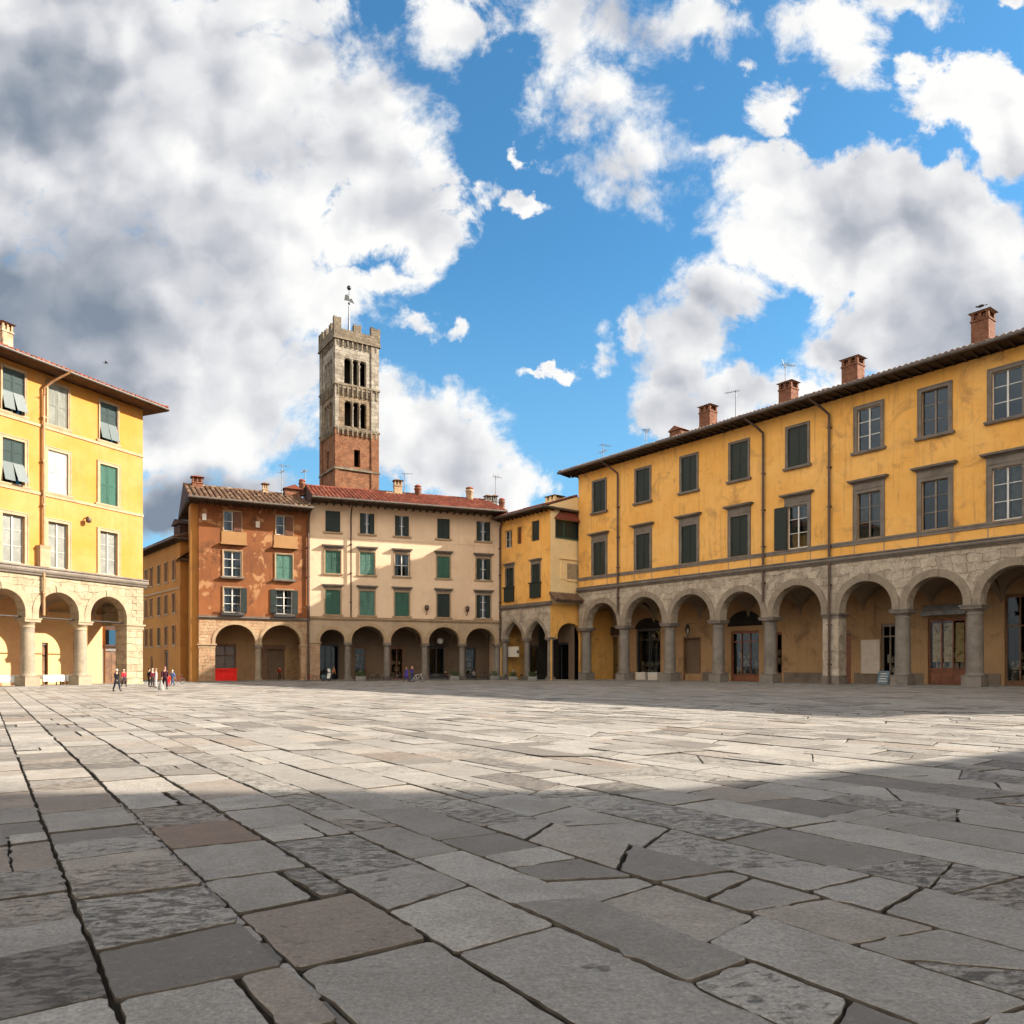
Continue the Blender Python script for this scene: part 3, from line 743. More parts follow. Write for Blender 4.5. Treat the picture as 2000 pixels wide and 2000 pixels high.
# ------------------------------------------------------------------ buildings
FR_R = Front(1130, 108.1, 2000, 64.4, ext_right=42.0)
FR_L = Front(-300, 56.4, 279, 80.2)
FR_B = Front(388, 98.0, 605, 104.5)
FR_C = Front(605, 104.5, 978, 114.3)
FR_S = Front(978, 114.3, 1075, 105.5)
FR_A = Front(270, 116.5, 352, 101.0, ext_left=8.0)

def put(fr, name, label, cat): return thing(name, label, cat, (fr.o.x, fr.o.y, 0), fr.rz)

def shopfront(b, y, xa, xb, z1, wood='door_wood', base=1.2, panes=3, transom=None, goods=True, door=False, seed=1, glow=None):
    r = random.Random(seed); mb = MB(); q = 0.16
    mb.box(xa, xa+q, y-0.12, y+0.1, 0.02, z1); mb.box(xb-q, xb, y-0.12, y+0.1, 0.02, z1); mb.box(xa+q, xb-q, y-0.14, y+0.1, z1-0.32, z1)
    if base > 0:
        mb.box(xa+q, xb-q, y-0.06, y+0.08, 0.02, base-0.12); mb.box(xa+q-0.02, xb-q+0.02, y-0.16, y+0.08, base-0.12, base)
        for i in range(panes):
            p0 = xa+q+(xb-xa-2*q)*i/panes+0.12; p1 = xa+q+(xb-xa-2*q)*(i+1)/panes-0.12
            mb.box(p0, p1, y-0.09, y-0.05, 0.2, base-0.3)
    for i in range(1, panes):
        x = xa+q+(xb-xa-2*q)*i/panes; mb.box(x-0.06, x+0.06, y-0.1, y+0.06, base, z1-0.32)
    if transom:
        mb.box(xa+q, xb-q, y-0.11, y+0.07, transom, transom+0.14)
    o = mb.build('shopfront', M[wood], b)
    g = MB(); g.box(xa+q, xb-q, y+0.0, y+0.02, max(0.04, base), z1-0.32); g.build('shop_window', M['shopglass'], o)
    d = MB()
    d.box(xa+0.02, xb-0.02, y+1.7, y+1.75, 0.02, z1)
    d.box(xa+0.0, xa+0.02, y+0.1, y+1.7, 0.02, z1); d.box(xb-0.02, xb, y+0.1, y+1.7, 0.02, z1); d.box(xa, xb, y+0.1, y+1.75, z1-0.02, z1)
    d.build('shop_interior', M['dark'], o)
    if goods:
        d = MB()
        for i in range(int((xb-xa)*7)):
            w = r.uniform(0.10, 0.45); h = r.uniform(0.15, 0.9); x = r.uniform(xa+0.25, xb-0.25-w); zz = r.choice([base, base+1.0, base+2.0]); 
            if zz+h > z1-0.4: continue
            d.box(x, x+w, y+0.25+r.uniform(0, .5), y+0.8+r.uniform(0, .5), zz, zz+h)
        d.build('display_goods', M[glow or 'goods'], o)
    return o

def panel_door(b, y, xa, xb, z1, wood='door_brown', leaves=2):
    mb = MB(); f = 0.22
    mb.box(xa-f, xa, y-0.10, y+0.15, 0.02, z1+f); mb.box(xb, xb+f, y-0.10, y+0.15, 0.02, z1+f); mb.box(xa, xb, y-0.10, y+0.15, z1, z1+f)
    o = mb.build('doorway', M['serena'], b)
    d = MB(); n = leaves
    for i in range(n):
        a = xa+(xb-xa)*i/n+0.012; e = xa+(xb-xa)*(i+1)/n-0.012
        d.box(a, e, y+0.04, y+0.1, 0.03, z1-0.02)
        for k in range(3):
            z0 = 0.25+(z1-0.4)*k/3; d.box(a+0.14, e-0.14, y+0.0, y+0.05, z0, z0+(z1-0.4)/3-0.2)
    d.build('door', M[wood], o)
    return o

def awning_lunette(b, y, xa, xb, z0, k, mat, name='lunette'):
    P = [(xa, z0)] + [((xa+xb)/2 - (xb-xa)/2*math.cos(PI*i/14), z0+(xb-xa)/2*k*math.sin(PI*i/14)) for i in range(1, 14)] + [(xb, z0)]
    mb = MB(); mb.prism(P[::-1], y-0.05, y+0.03); return mb.build(name, M[mat], b)

# ============ right: long ochre palace with the tall arcade
def build_right():
    fr = FR_R; b = put(fr, 'ochre_palace', 'long ochre palace over a tall grey stone arcade on the right side of the square', 'building')
    L = fr.L; D = 13.0; AD = 6.5; T = 1.15; zs = 7.33; st = 0.35; zc = 12.4
    cols = [0.95] + [fr.u(p) for p in (1213, 1302, 1397, 1498, 1622, 1757, 1898)]
    while cols[-1] + 7.0 < L-1: cols.append(cols[-1]+7.0)
    rad = 0.70; hw = [0.72]*len(cols); hw[5] = 1.0
    mb = MB(); spans = arcade(mb, cols, hw, zs, zc, T, st, 1.0, x0=0.0, x1=L)
    mb.build('arcade_wall', M['rubble'], b)
    for i, (xl, xr) in enumerate(spans):
        if i > 9: break
        archivolt(xl, xr, zs, st, min(hw[i], hw[i+1]) - 0.015, M['ashlar'], b)
    for i, x in enumerate(cols):
        if i > 10: break
        if i == 5: pier(x-0.85, x+0.85, 0.0, 1.5, zs, M['rubble'], M['serena'], b)
        else: column(x, 0.62, rad, zs, M['column'], b, 1.12, M['serena'])
    # vaults and the wall behind the arcade, with the shop openings
    v = MB()
    for i, (xl, xr) in enumerate(spans):
        if i > 9: break
        vault(v, cols[i], cols[i+1], T, AD, zs, st, (xr-xl)/2)
    v.build('vaulted_ceiling', M['vault'], b)
    U = lambda p: fr.u(p, AD)
    Z = lambda p, y: max(0.1, fr.z(p, y, AD))
    ops = [(U(1172), U(1206), 0.0, 6.3), (U(1243), U(1290), 0.0, 7.2), (U(1338), U(1366), 1.0, 5.6), (U(1428), U(1482), 0.0, 6.3), (U(1504), U(1527), 0.0, 6.0), (U(1645), U(1662), 0.0, 5.8), (U(1721), U(1752), 0.0, 6.4), (U(1812), U(1886), 0.0, 6.7), (U(1962), U(2020), 0.0, 8.6), (U(2060), U(2130), 0.0, 6.5)]
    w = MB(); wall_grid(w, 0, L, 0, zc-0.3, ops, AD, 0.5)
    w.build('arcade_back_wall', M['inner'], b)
    y = AD+0.32
    shopfront(b, y, ops[0][0], ops[0][1], 6.3, 'door_brown', 0.9, 1, 5.2, seed=3)
    shopfront(b, y, ops[1][0], ops[1][1], 7.2, 'iron', 0.0, 2, 5.6, seed=4)
    shopfront(b, y, ops[3][0], ops[3][1], 6.3, 'door_wood', 1.0, 3, 4.9, seed=5)
    shopfront(b, y, ops[4][0], ops[4][1], 6.0, 'door_wood', 1.2, 2, seed=6)
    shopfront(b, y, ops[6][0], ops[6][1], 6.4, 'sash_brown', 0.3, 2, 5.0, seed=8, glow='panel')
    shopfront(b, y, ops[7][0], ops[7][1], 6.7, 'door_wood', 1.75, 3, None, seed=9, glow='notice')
    for k in range(3):
        w_ = (ops[7][1]-ops[7][0]-0.32)/3; x = ops[7][0]+0.16+w_*k; n = MB(); n.box(x+.14, x+w_-.14, y+.10, y+.14, 2.35, 6.2); n.build('reflection_panel', M['gold'], b)  # boards added behind the glass to stand in for its golden reflection
    shopfront(b, y, ops[8][0], ops[8][1], 8.6, 'door_brown', 0.6, 2, 5.6, seed=10)
    shopfront(b, y, ops[9][0], ops[9][1], 6.5, 'door_wood', 1.1, 3, seed=12)
    panel_door(b, y, ops[5][0], ops[5][1], 5.6, 'door_wood', 1)
    n = MB(); n.box(ops[2][0], ops[2][1], AD+0.38, AD+0.46, 1.0, 5.6); n.build('niche_back', M['inner_grey'], b)
    n = MB(); n.box(ops[2][0]-0.25, ops[2][0], AD-0.10, AD+0.1, 0.1, 5.9); n.box(ops[2][1], ops[2][1]+0.2, AD-0.08, AD+0.1, 1.0, 5.8); n.box(ops[2][0], ops[2][1], AD-0.08, AD+0.1, 5.6, 5.8)
    n.build('niche_frame', M['door_brown'], b)
    # sign boards over the shops
    n = MB(); n.box(ops[0][0]-0.9, ops[0][1]+0.9, AD-0.22, AD-0.02, 6.5, 7.7); n.build('shop_fascia', M['tile_bed'], b)
    n = MB(); n.box(ops[7][0]-0.3, ops[7][1]+0.3, AD-0.9, AD-0.02, 6.95, 7.35)
    n.idx([(ops[7][0]-.3, AD-0.9, 7.35), (ops[7][1]+.3, AD-.9, 7.35), (ops[7][1]+.3, AD-.1, 8.0), (ops[7][0]-.3, AD-.1, 8.0)], [(0, 1, 2, 3)]); n.build('shop_canopy', M['grey_render'], b)
    awning_lunette(b, AD-0.02, ops[3][0]-0.5, ops[3][1]+0.5, 6.9, 0.75, 'dark')
    awning_lunette(b, AD-0.02, ops[1][0]-0.2, ops[1][1]+0.2, 7.21, 0.6, 'dark')
    # wall pilasters between the shops and dado
    n = MB()
    for xa, xb in ((0.2, ops[0][0]-0.5), (ops[0][1]+.5, ops[1][0]-.4), (ops[1][1]+.4, ops[2][0]-.6), (ops[2][1]+.5, ops[3][0]-.6), (ops[3][1]+.4, ops[4][0]-.3), (ops[4][1]+.3, ops[5][0]-.4), (ops[5][1]+.4, ops[6][0]-.3), (ops[6][1]+.3, ops[7][0]-.4), (ops[7][1]+.4, ops[8][0]-.3), (ops[8][1]+.3, ops[9][0]-.3)):
        if xb-xa > 0.3: n = MB(); n.box(xa, xb, AD-0.06, AD+0.02, 0.0, 1.25); n.build('dado', M['door_wood'] if False else M['dado'], b)
    # upper floors
    fl3 = [1171, 1256, 1346, 1444, 1558, 1697, 1826, 1967]; ux = [fr.u(p) for p in fl3]
    while ux[-1] + 7.4 < L-2: ux.append(ux[-1]+6.9)
    W3, W2 = 2.35, 2.35
    z3 = (23.05, 27.25); z2 = (14.42, 18.95); zt = 28.9
    ops3 = [(u-W3/2, u+W3/2, z3[0], z3[1]) for u in ux]; ops2 = [(u-W2/2, u+W2/2, z2[0], z2[1]) for u in ux]
    w = MB(); wall_grid(w, 0, L, zc, zt, ops3+ops2); shell(w, L, D, 0, zt); w.build('wall', M['ochre'], b)
    r = random.Random(5)
    for i, u in enumerate(ux):
        if i > 9: break
        near = i >= 5
        window(b, u, W3, z3[0], z3[1], 'closed' if i < 5 else 'glass', 'shutter_dark', 0.34 if near else 0.24, M['serena'], 0.34, None, sash='sash_brown' if i == 6 else 'sash_white', curt=None, rnd=r)
        k = 'closed' if i < 4 else 'glass'
        o = window(b, u, W2, z2[0], z2[1], k, 'shutter_dark', 0.40 if near else 0.34, M['serena'], None, None, hood=(0.55, 0.42), sash='sash_white' if i in (4, 7) else 'sash_brown', curt='curtain_warm' if i in (4, 5, 7) else None, rnd=r)
        if i == 4:      # one open leaf
            f = MB(); x0 = u-W2/2
            f.box(x0-W2*0.62, x0+0.02, -0.30, -0.22, z2[0], z2[1]); f.build('shutter', M['shutter_dark'], o)
    m = MB(); moulding(m, -0.05, L, zc-0.05, 13.0, 0.42); m.build('string_course', M['serena'], b)
    m = MB(); m.box(-0.03, L, -0.10, 0.03, 13.93, 14.2); m.box(-0.03, L, -0.16, 0.03, 14.2, 14.38)
    m.build('sill_course', M['serena'], b)
    for u in ux[:9]:
        for s in (-1, 1): m = MB(); m.box(u+s*(W2/2+0.30)-0.05, u+s*(W2/2+0.30)+0.05, -0.035, 0.02, 12.98, 13.95); m.build('panel_joint', M['serena_warm'], b)
    rt, rz = roof(b, L, D, zt+0.45, 2.0, 0.27, M['tile_grey'], oL=2.0, oR=0.5, hipL=True, tw=0.5, raf=0.95, side_tiles=True, gut=0.2)
    for p in (1209, 1493, 1622): downpipe(b, fr.u(p), zt, 0.1 if p == 1622 else 9.0, 2.1)
    for p, py, w, kind in ((1383, 790, 1.6, 'hooded'), (1540, 744, 1.55, 'hooded'), (1666, 697, 1.7, 'hooded'), (1920, 606, 1.45, 'hooded')):
        yy = 2.4; x = fr.u(p, yy); chimney(rt, x, yy, w, 1.4, zt+0.9, fr.z(p, py, yy), 'chimney', kind, 'tile_grey')
    x = fr.u(1327, 2.0)
    n = MB(); n.box(x-.9, x+.9, 1.2, 2.6, zt+0.6, fr.z(1327, 843, 2.0)); n.prism([(x-1.1, fr.z(1327, 843, 2.0)), (x+1.1, fr.z(1327, 843, 2.0)), (x, fr.z(1327, 834, 2.0))], 1.0, 2.8); n.build('dormer_vent', M['chimney'], rt)
    x = fr.u(1585, 1.2); n = MB()
    for k in range(12): 
        n.cur = RNG.random(); n.tube([(x-1.9+k*0.33, 0.4, zt+1.25+0.1*(k % 3)), (x-1.8+k*0.33, 1.6, zt+1.75+.08*(k % 2))], 0.2, 8)
    n.build('loose_tiles', M['tile_brown'], rt)
    return b

# ============ left: lemon yellow palace
def build_left():
    fr = FR_L; b = put(fr, 'yellow_palace', 'bright lemon yellow palace with sunlit arcade at the left edge of the square', 'building')
    L = fr.L; D = 13.0; AD = 6.0; T = 1.1; zs = 6.27; st = 0.55; zc = 10.2
    cols = [0.6, 5.0, 9.0] + [fr.u(62), fr.u(163)+0.1, L-1.0]; hw = [0.62]*5 + [1.0]
    mb = MB(); spans = arcade(mb, cols, hw, zs, zc, T, st, 1.0, x0=0.0, x1=L)
    mb.face([(L, 0, zs), (L, AD, zs), (L, AD, zc), (L, 0, zc)])
    mb.build('arcade_wall', M['rubble_light'], b)
    for i, (xl, xr) in enumerate(spans): archivolt(xl, xr, zs, st, 0.60, M['ashlar_light'], b)
    for i, x in enumerate(cols[:-1]): column(x, 0.56, 0.60, zs, M['column_warm'], b, 1.05, M['ashlar_light'])
    pier(L-1.95, L, 0.0, 1.6, zs, M['rubble_light'], M['ashlar_light'], b, 0.28)
    s = MB(); s.box(cols[4]+0.62, cols[4]+1.0, 0.9, 1.75, 0.0, zs); s.build('pilaster', M['lemon'], b)
    v = MB()
    for i, (xl, xr) in enumerate(spans): vault(v, cols[i], cols[i+1], T, AD, zs, st, (xr-xl)/2)
    v.build('vaulted_ceiling', M['vault'], b)
    for i, (xl, xr) in enumerate(spans): t = MB(); t.tube([(xl, 0.55, zs+0.12), (xr, 0.55, zs+0.12)], 0.06, 6); t.build('tie_rod', M['iron'], b)
    U = lambda p: fr.u(p, AD)
    ops = [(U(82), U(94), 0.0, 4.3), (U(143), U(160), 0.0, 4.6), (U(206), U(232), 0.0, 7.4)]
    w = MB(); wall_grid(w, 0, L, 0, zc-0.2, ops, AD, 0.5)
    w.build('arcade_back_wall', M['inner_pink'], b)
    for a, e, c, d in ops[:2]: panel_door(b, AD+0.3, a, e, d-0.2, 'door_brown', 1)
    a, e, c, d = ops[2]
    dd = panel_door(b, AD+0.3, a, e, 3.6, 'door_brown', 2)
    n = MB(); n.box(a, e, AD+0.26, AD+0.4, 3.85, 4.1); n.box(a-0.2, e+0.2, AD+0.1, AD+0.4, 4.1, 4.3); n.box(a, e, AD+0.3, AD+0.4, 5.9, d); n.build('door_lintel', M['tile_bed'], dd)
    n = MB(); n.box(a+.1, e-.1, AD+0.36, AD+0.38, 4.3, 5.9); n.build('fanlight', M['glass'], dd)
    n = MB(); n.box(a, e, AD+1.5, AD+1.6, 0, d); n.build('room_back', M['dark'], dd)
    n = MB(); n.box(cols[4]+0.7, L-0.1, AD-0.2, AD-0.02, 7.4, 7.6); n.build('cornice', M['serena_warm'], b)
    cx = [fr.u(-62), fr.u(26), fr.u(113), fr.u(212)]; cx = [cx[0]-4.2] + cx
    W = 2.0; z3 = (24.25, 28.05); z2 = (18.0, 21.9); z1 = (11.05, 15.3); zt = 28.75
    ops = [(u-W/2, u+W/2, z[0], z[1]) for u in cx for z in (z1, z2, z3)]
    w = MB(); wall_grid(w, 0, L, zc, zt, ops); shell(w, L, D, zc, zt); w.face([(L, 0, 0), (L, D, 0), (L, D, zc), (L, 0, zc)]) if False else None
    w.face([(L, AD, 0), (L, D, 0), (L, D, zc), (L, AD, zc)])
    w.build('wall', M['lemon'], b)
    r = random.Random(8)
    kinds = {(0, 0): ('glass', None), (0, 1): ('glass', None), (0, 2): ('glass', None), (0, 3): ('glass', None), (0, 4): ('glass', None),
             (2, 2): ('flap', 'shutter_slate'), (1, 2): ('flap', 'shutter_slate'), (2, 3): ('closed', 'shutter_grey'), (1, 3): ('closed', 'shutter_white'), (2, 4): ('flap', 'shutter_slate'), (1, 4): ('closed', 'shutter_green')}
    for i, u in enumerate(cx):
        for j, z in enumerate((z1, z2, z3)):
            k, sh = kinds.get((j, i), ('closed', 'shutter_green'))
            if j == 0: sh = 'shutter_grey'
            o = window(b, u, W, z[0], z[1], k, sh, 0.30 if j < 2 else 0.16, M['serena_warm'], 0.16, M['serena_warm'], sash='sash_pale', rnd=r, pane=M['pale_pane'] if j == 0 else None)
    m = MB(); moulding(m, 0, L+0.35, zc, 10.95, 0.45); m.build('string_course', M['serena'], b)
    for z in (17.65, 23.85):
        m = MB(); m.box(0, L+0.03, -0.09, 0.03, z-0.13, z+0.13); m.box(L-0.02, L+0.05, 0.03, D, z-0.13, z+0.13); m.build('sill_course', M['serena_warm'], b)
    m = MB(); z = 1.0
    for k in range(11):
        ww = 1.25 if k % 2 else 0.8
        m.box(L-ww, L+0.03, -0.035, 0.05, zs+0.4+k*0.36, zs+0.72+k*0.36)
    m.build('quoins', M['ashlar_light'], b)
    rt, rz = roof(b, L, D, zt+0.30, 1.9, 0.30, M['tile_red'], oR=1.55, hipR=True, tw=0.46, eave='wood_warm', raf=3000, gut=0.13)
    downpipe(b, fr.u(82), zt, zs+0.3, 2.1, 'pipe_tan', 0.12, side=1.25)
    n = MB(); x = fr.u(82); n.box(x-.5, x+.45, -0.5, 0.0, 10.96, 12.6); n.taper(x-.5, x+.45, -.5, 0, 12.6, 12.9, .1); n.build('rain_box', M['serena_warm'], b)
    yy = 2.2; chimney(rt, fr.u(9, yy), yy, 0.95, 0.9, zt+0.6, fr.z(9, 627, yy), 'render', 'hooded', 'tile_grey')
    n = MB(); x = fr.u(166); z = fr.z(166, 1012); n.tube([(x, 0, z), (x, -0.45, z+0.1), (x, -0.5, z-0.1)], 0.05, 6); n.lathe([(0.1, z-0.5), (0.24, z-0.4), (0.26, z-0.1), (0.1, z)], x, -0.5, 10); n.build('wall_lantern', M['copper'], b)
    return b

# ============ old brown house
def build_brown():
    fr = FR_B; b = put(fr, 'rust_brown_house', 'narrow rust brown house with peeling plaster and two arches left of the cream house', 'building')
    L = fr.L; D = 12.0; AD = 5.0; T = 0.9; zs = 4.85; st = 0.3; zc = 8.1
    cols = [0.72, fr.u(505), L-0.6]; hw = [1.0, 0.42, 0.62]
    cols[0] = 1.0
    mb = MB(); spans = arcade(mb, cols, hw, zs, zc, T, st, 0.92, x0=0.0, x1=L); mb.build('arcade_wall', M['rubble_brick'], b)
    for xl, xr in spans: archivolt(xl, xr, zs, st, 0.41, M['serena_warm'], b, 0.92, key=False)
    pier(0.0, 1.98, 0.0, 1.3, zs, M['rubble_brick'], M['serena_warm'], b, 0.2)
    column(cols[1], 0.45, 0.40, zs, M['column_warm'], b, 0.35, M['ashlar'])
    pier(L-1.2, L-0.02, 0.0, 1.2, zs, M['rubble_brick'], M['serena_warm'], b, 0.2)
    v = MB(); v.face([(0, 0.9, 7.9), (0, AD, 7.9), (L, AD, 7.9), (L, .9, 7.9)]); v.build('arcade_ceiling', M['inner_grey'], b)
    U = lambda p: fr.u(p, AD)
    ops = [(U(419), U(461), 0, 5.0), (U(521), U(556), 0, 4.9)]
    w = MB(); wall_grid(w, 0, L, 0, zc, ops, AD, 0.5); w.build('arcade_back_wall', M['inner'], b)
    shopfront(b, AD+0.3, ops[0][0], ops[0][1], 5.0, 'door_brown', 1.0, 2, 3.4, seed=21)
    n = MB(); n.box(ops[1][0], ops[1][1], AD+0.2, AD+0.3, 0, 4.9)
    n.build('roller_shutter', M['inner_grey'], b)
    n = MB(); n.box(ops[1][0]-0.7, ops[1][1]+0.1, AD-0.2, AD+0.05, 4.35, 4.95); n.box(ops[1][0]-0.7, ops[1][0]-0.05, AD-0.15, AD+.05, 0, 4.35); n.build('shutter_box', M['door_brown'], b)
    cx = [fr.u(454), fr.u(555)]; W = 2.15; z1 = (8.95, 12.2); z2 = (13.6, 16.95); z3 = (19.55, 22.1); zt = 22.95
    ops = [(u-W/2, u+W/2, z[0], z[1]) for u in cx for z in (z1, z2, z3)]
    w = MB(); wall_grid(w, 0, L, zc, zt, ops); shell(w, L, D, 0, zt); w.build('wall', M['brown'], b)
    r = random.Random(3)
    for u in cx:
        o = window(b, u, W, z3[0], z3[1], 'glass', None, 0.12, M['serena_warm'], None, sash='sash_white', curt='curtain', rnd=r)
        f = MB(); f.box(u+W/2-0.95, u+W/2+0.1, -0.12, -0.05, z3[0], z3[1]); f.build('shutter', M['shutter_brown'], o)
        n = MB(); n.box(u-1.35, u+1.75, -0.10, 0.02, 18.0, 19.5); n.box(u-1.5, u+1.8, -0.5, 0.02, 17.75, 18.0); n.build('parapet_panel', M['beige'], b)
        window(b, u, W, z2[0], z2[1], 'closed' if u > cx[0] else 'glass', 'shutter_teal', 0.16, M['serena_warm'], 0.45, M['serena'], sash='sash_white', curt='curtain', rnd=r, pane=None)
        o = window(b, u, W, z1[0], z1[1], 'glass', None, 0.14, M['serena_warm'], 0.2, M['serena'], sash='sash_white', curt='curtain', rnd=r)
        f = MB(); f.box(u+W/2-0.02, u+W/2+0.7, -0.14, -0.06, z1[0], z1[1]); f.build('shutter', M['shutter_dark'], o)
        if u > cx[0]: f = MB(); f.box(u-W/2-0.72, u-W/2+.02, -0.14, -0.06, z1[0], z1[1]); f.build('shutter', M['shutter_dark'], o)
        n = MB(); n.box(u-1.4, u+1.4, -0.55, 0.02, 8.55, 8.72)
        for k in range(15): x = u-1.35+k*0.193; n.box(x-0.02, x+0.02, -0.53, -0.49, 8.72, 9.5)
        n.box(u-1.4, u+1.4, -0.55, -0.48, 9.5, 9.56); n.build('balcony_rail', M['iron'], b)
    m = MB(); moulding(m, -0.1, L, zc, 8.5, 0.3); m.build('string_course', M['serena'], b)
    n = MB(); x = fr.u(463); n.box(fr.u(505)-.35, fr.u(505)+.15, -0.06, 0.02, 20.3, 21.1); n.build('meter_box', M['panel'], b)
    n = MB(); n.box(fr.u(395), fr.u(403), -0.05, 0.02, 20.7, 21.5); n.build('street_plate', M['white'], b)
    rt, rz = roof(b, L, D, zt+0.25, 2.3, 0.37, M['tile_brown'], oL=1.4, hipL=False, tw=0.62, course=0.8, raf=0.8)
    downpipe(b, L-0.25, zt, 0.1, 1.5, 'copper', 0.13, side=0.02)
    chimney(rt, fr.u(385, 5), 5.0, 1.25, 1.2, rz-1.4, fr.z(385, 929, 5), 'chimney', 'hooded', 'tile_red')
    chimney(rt, fr.u(518, 6), 6.0, 0.7, 0.6, rz-1.2, fr.z(518, 942, 6), 'render', 'hooded', 'tile_brown')
    x = fr.u(568, 5.5); n = MB(); n.box(x-.9, x+1.2, 4.9, 6.3, rz-1.5, rz+0.7); n.build('chimney', M['chimney'], rt)
    n = MB(); n.cur = .7; n.prism([(x-1.2, rz+.7), (x+1.5, rz+.7), (x+.4, rz+1.35)], 4.6, 6.6); n.build('chimney_cap', M['tile_red'], rt)
    # side lean-to and grey cable bundle at the corner
    n = MB(); n.box(-1.9, 0.0, 3.0, 8.5, 15.8, 16.1); n.idx([(-2.3, 2.6, 15.9), (0, 2.6, 17.6), (0, 9, 17.6), (-2.3, 9, 15.9)], [(0, 1, 2, 3), (3, 2, 1, 0)]); n.build('side_roof', M['wood_dark'], b)
    n = MB(); n.box(-0.9, 0.02, 0.4, 3.6, 0, zt-0.1); n.build('side_buttress', M['alley'], b)
    return b

# ============ long cream house
def build_cream():
    fr = FR_C; b = put(fr, 'cream_house', 'long cream house with red tiled roof and five arches before the bell tower', 'building')
    L = fr.L; D = 12.0; AD = 5.2; T = 0.9; zs = 5.3; st = 0.25; zc = 8.35
    cols = [0.75] + [fr.u(p) for p in (680, 757, 831, 904)] + [L-0.35]; hw = [0.62] + [0.46]*4 + [0.5]
    mb = MB(); spans = arcade(mb, cols, hw, zs, zc, T, st, 0.90, x0=0.0, x1=L); mb.build('arcade_wall', M['spandrel'], b)
    for xl, xr in spans: archivolt(xl, xr, zs, st, 0.45, M['serena_warm'], b, 0.90, key=False, proud=0.1)
    pier(0.02, 1.35, 0.0, 1.2, zs, M['rubble_brick'], M['serena_warm'], b, 0.2)
    for x in cols[1:-1]: column(x, 0.46, 0.44, zs, M['column'], b, 0.55, M['serena'])
    column(L-0.42, 0.46, 0.44, zs, M['column'], b, 0.55, M['serena'])
    v = MB()
    for i, (xl, xr) in enumerate(spans): vault(v, cols[i], cols[i+1], T, AD, zs, st, (xr-xl)/2, 0.9)
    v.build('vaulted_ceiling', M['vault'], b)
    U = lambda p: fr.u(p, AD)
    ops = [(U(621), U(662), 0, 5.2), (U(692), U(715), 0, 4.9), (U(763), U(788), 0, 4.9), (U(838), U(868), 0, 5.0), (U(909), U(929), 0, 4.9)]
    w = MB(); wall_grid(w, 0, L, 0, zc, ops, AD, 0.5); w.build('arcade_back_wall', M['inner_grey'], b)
    shopfront(b, AD+.3, ops[0][0], ops[0][1], 5.2, 'iron', 0.0, 3, None, seed=31, goods=False)
    shopfront(b, AD+.3, ops[1][0], ops[1][1], 4.9, 'door_brown', 0.9, 1, 3.6, seed=32)
    shopfront(b, AD+.3, ops[2][0], ops[2][1], 4.9, 'door_wood', 0.3, 2, None, seed=33)
    shopfront(b, AD+.3, ops[3][0], ops[3][1], 5.0, 'iron', 0.9, 2, None, seed=34, goods=False)
    shopfront(b, AD+.3, ops[4][0], ops[4][1], 4.9, 'iron', 0.9, 1, None, seed=35)
    n = MB(); n.box(ops[3][0]-0.4, ops[3][1]+.5, AD-0.6, AD-.02, 5.0, 5.15); n.idx([(ops[3][0]-.4, AD-.7, 5.15), (ops[3][1]+.5, AD-.7, 5.15), (ops[3][1]-.4, AD-.05, 6.3), (ops[3][0]+.5, AD-.05, 6.3)], [(0, 1, 2, 3)]); n.build('shop_canopy', M['wood_dark'], b)
    x = (ops[3][0]+ops[3][1])/2; n = MB(); n.lathe([(0.05, 5.35), (0.42, 5.5), (0.5, 5.8), (0.42, 6.1), (0.05, 6.25)], x+.2, AD-1.2, 14); n.build('globe_lamp', M['lampglass'], b)
    px = [650, 717, 785, 866, 944]; cx = [fr.u(p) for p in px]
    z1 = (9.1, 12.5); z2 = (14.75, 17.9); z3 = (20.45, 23.35); zt = 24.35
    W = [2.05, 2.05, 2.05, 1.9, 2.2]
    ops = [(u-w/2, u+w/2, z[0], z[1]) for u, w in zip(cx, W) for z in (z1, z2, z3)]
    wl = MB(); wall_grid(wl, 0, L, zc, zt, ops); shell(wl, L, D, 0, zt); wl.build('wall', M['cream'], b)
    r = random.Random(4)
    K3 = [('closed', 'shutter_dark'), ('ajar0', 'shutter_dark'), ('ajar0', 'shutter_dark'), ('closed', 'shutter_dark'), ('ajar0', 'shutter_dark')]
    K2 = [('closed', 'shutter_green'), ('closed', 'shutter_teal'), ('glass', None), ('closed', 'shutter_green'), ('ajar0', 'shutter_dark')]
    K1 = [('closed', 'shutter_green'), ('closed', 'shutter_teal'), ('closed', 'shutter_green'), ('closed', 'shutter_dark'), ('ajar0', 'shutter_dark')]
    for i, u in enumerate(cx):
        for j, (z, K) in enumerate(((z1, K1), (z2, K2), (z3, K3))):
            k, sh = K[i]
            o = window(b, u, W[i], z[0], z[1], 'glass' if k == 'ajar0' else k, sh, 0.16 if j < 2 else 0.10, M['serena_warm'] if j < 2 else M['cream'], 0.2, M['serena_warm'], hood=(0.22, 0.3) if j < 2 else None, hoodm=M['serena'], sash='sash_white', curt='curtain' if k != 'closed' else None, rnd=r)
            if k == 'ajar0':
                for s in (-1, 1):
                    f = MB(); a = u+s*W[i]/2; e = u+s*(W[i]/2-0.68)
                    f.box(min(a, e), max(a, e), 0.04, 0.10, z[0]+.02, z[1]-.02); f.build('shutter', M[sh], o)
    m = MB(); moulding(m, 0.02, L, zc, 8.8, 0.3); m.build('string_course', M['serena_warm'], b)
    m = MB(); m.box(0, L, -0.05, 0.02, 19.75, 19.9); m.build('sill_course', M['cream'], b)
    downpipe(b, fr.u(685), zt, 8.8, 1.9, 'tile_bed', 0.09, side=0.02)
    downpipe(b, L-0.2, zt-0.6, 5.4, 1.7, 'copper', 0.13, side=-0.02)
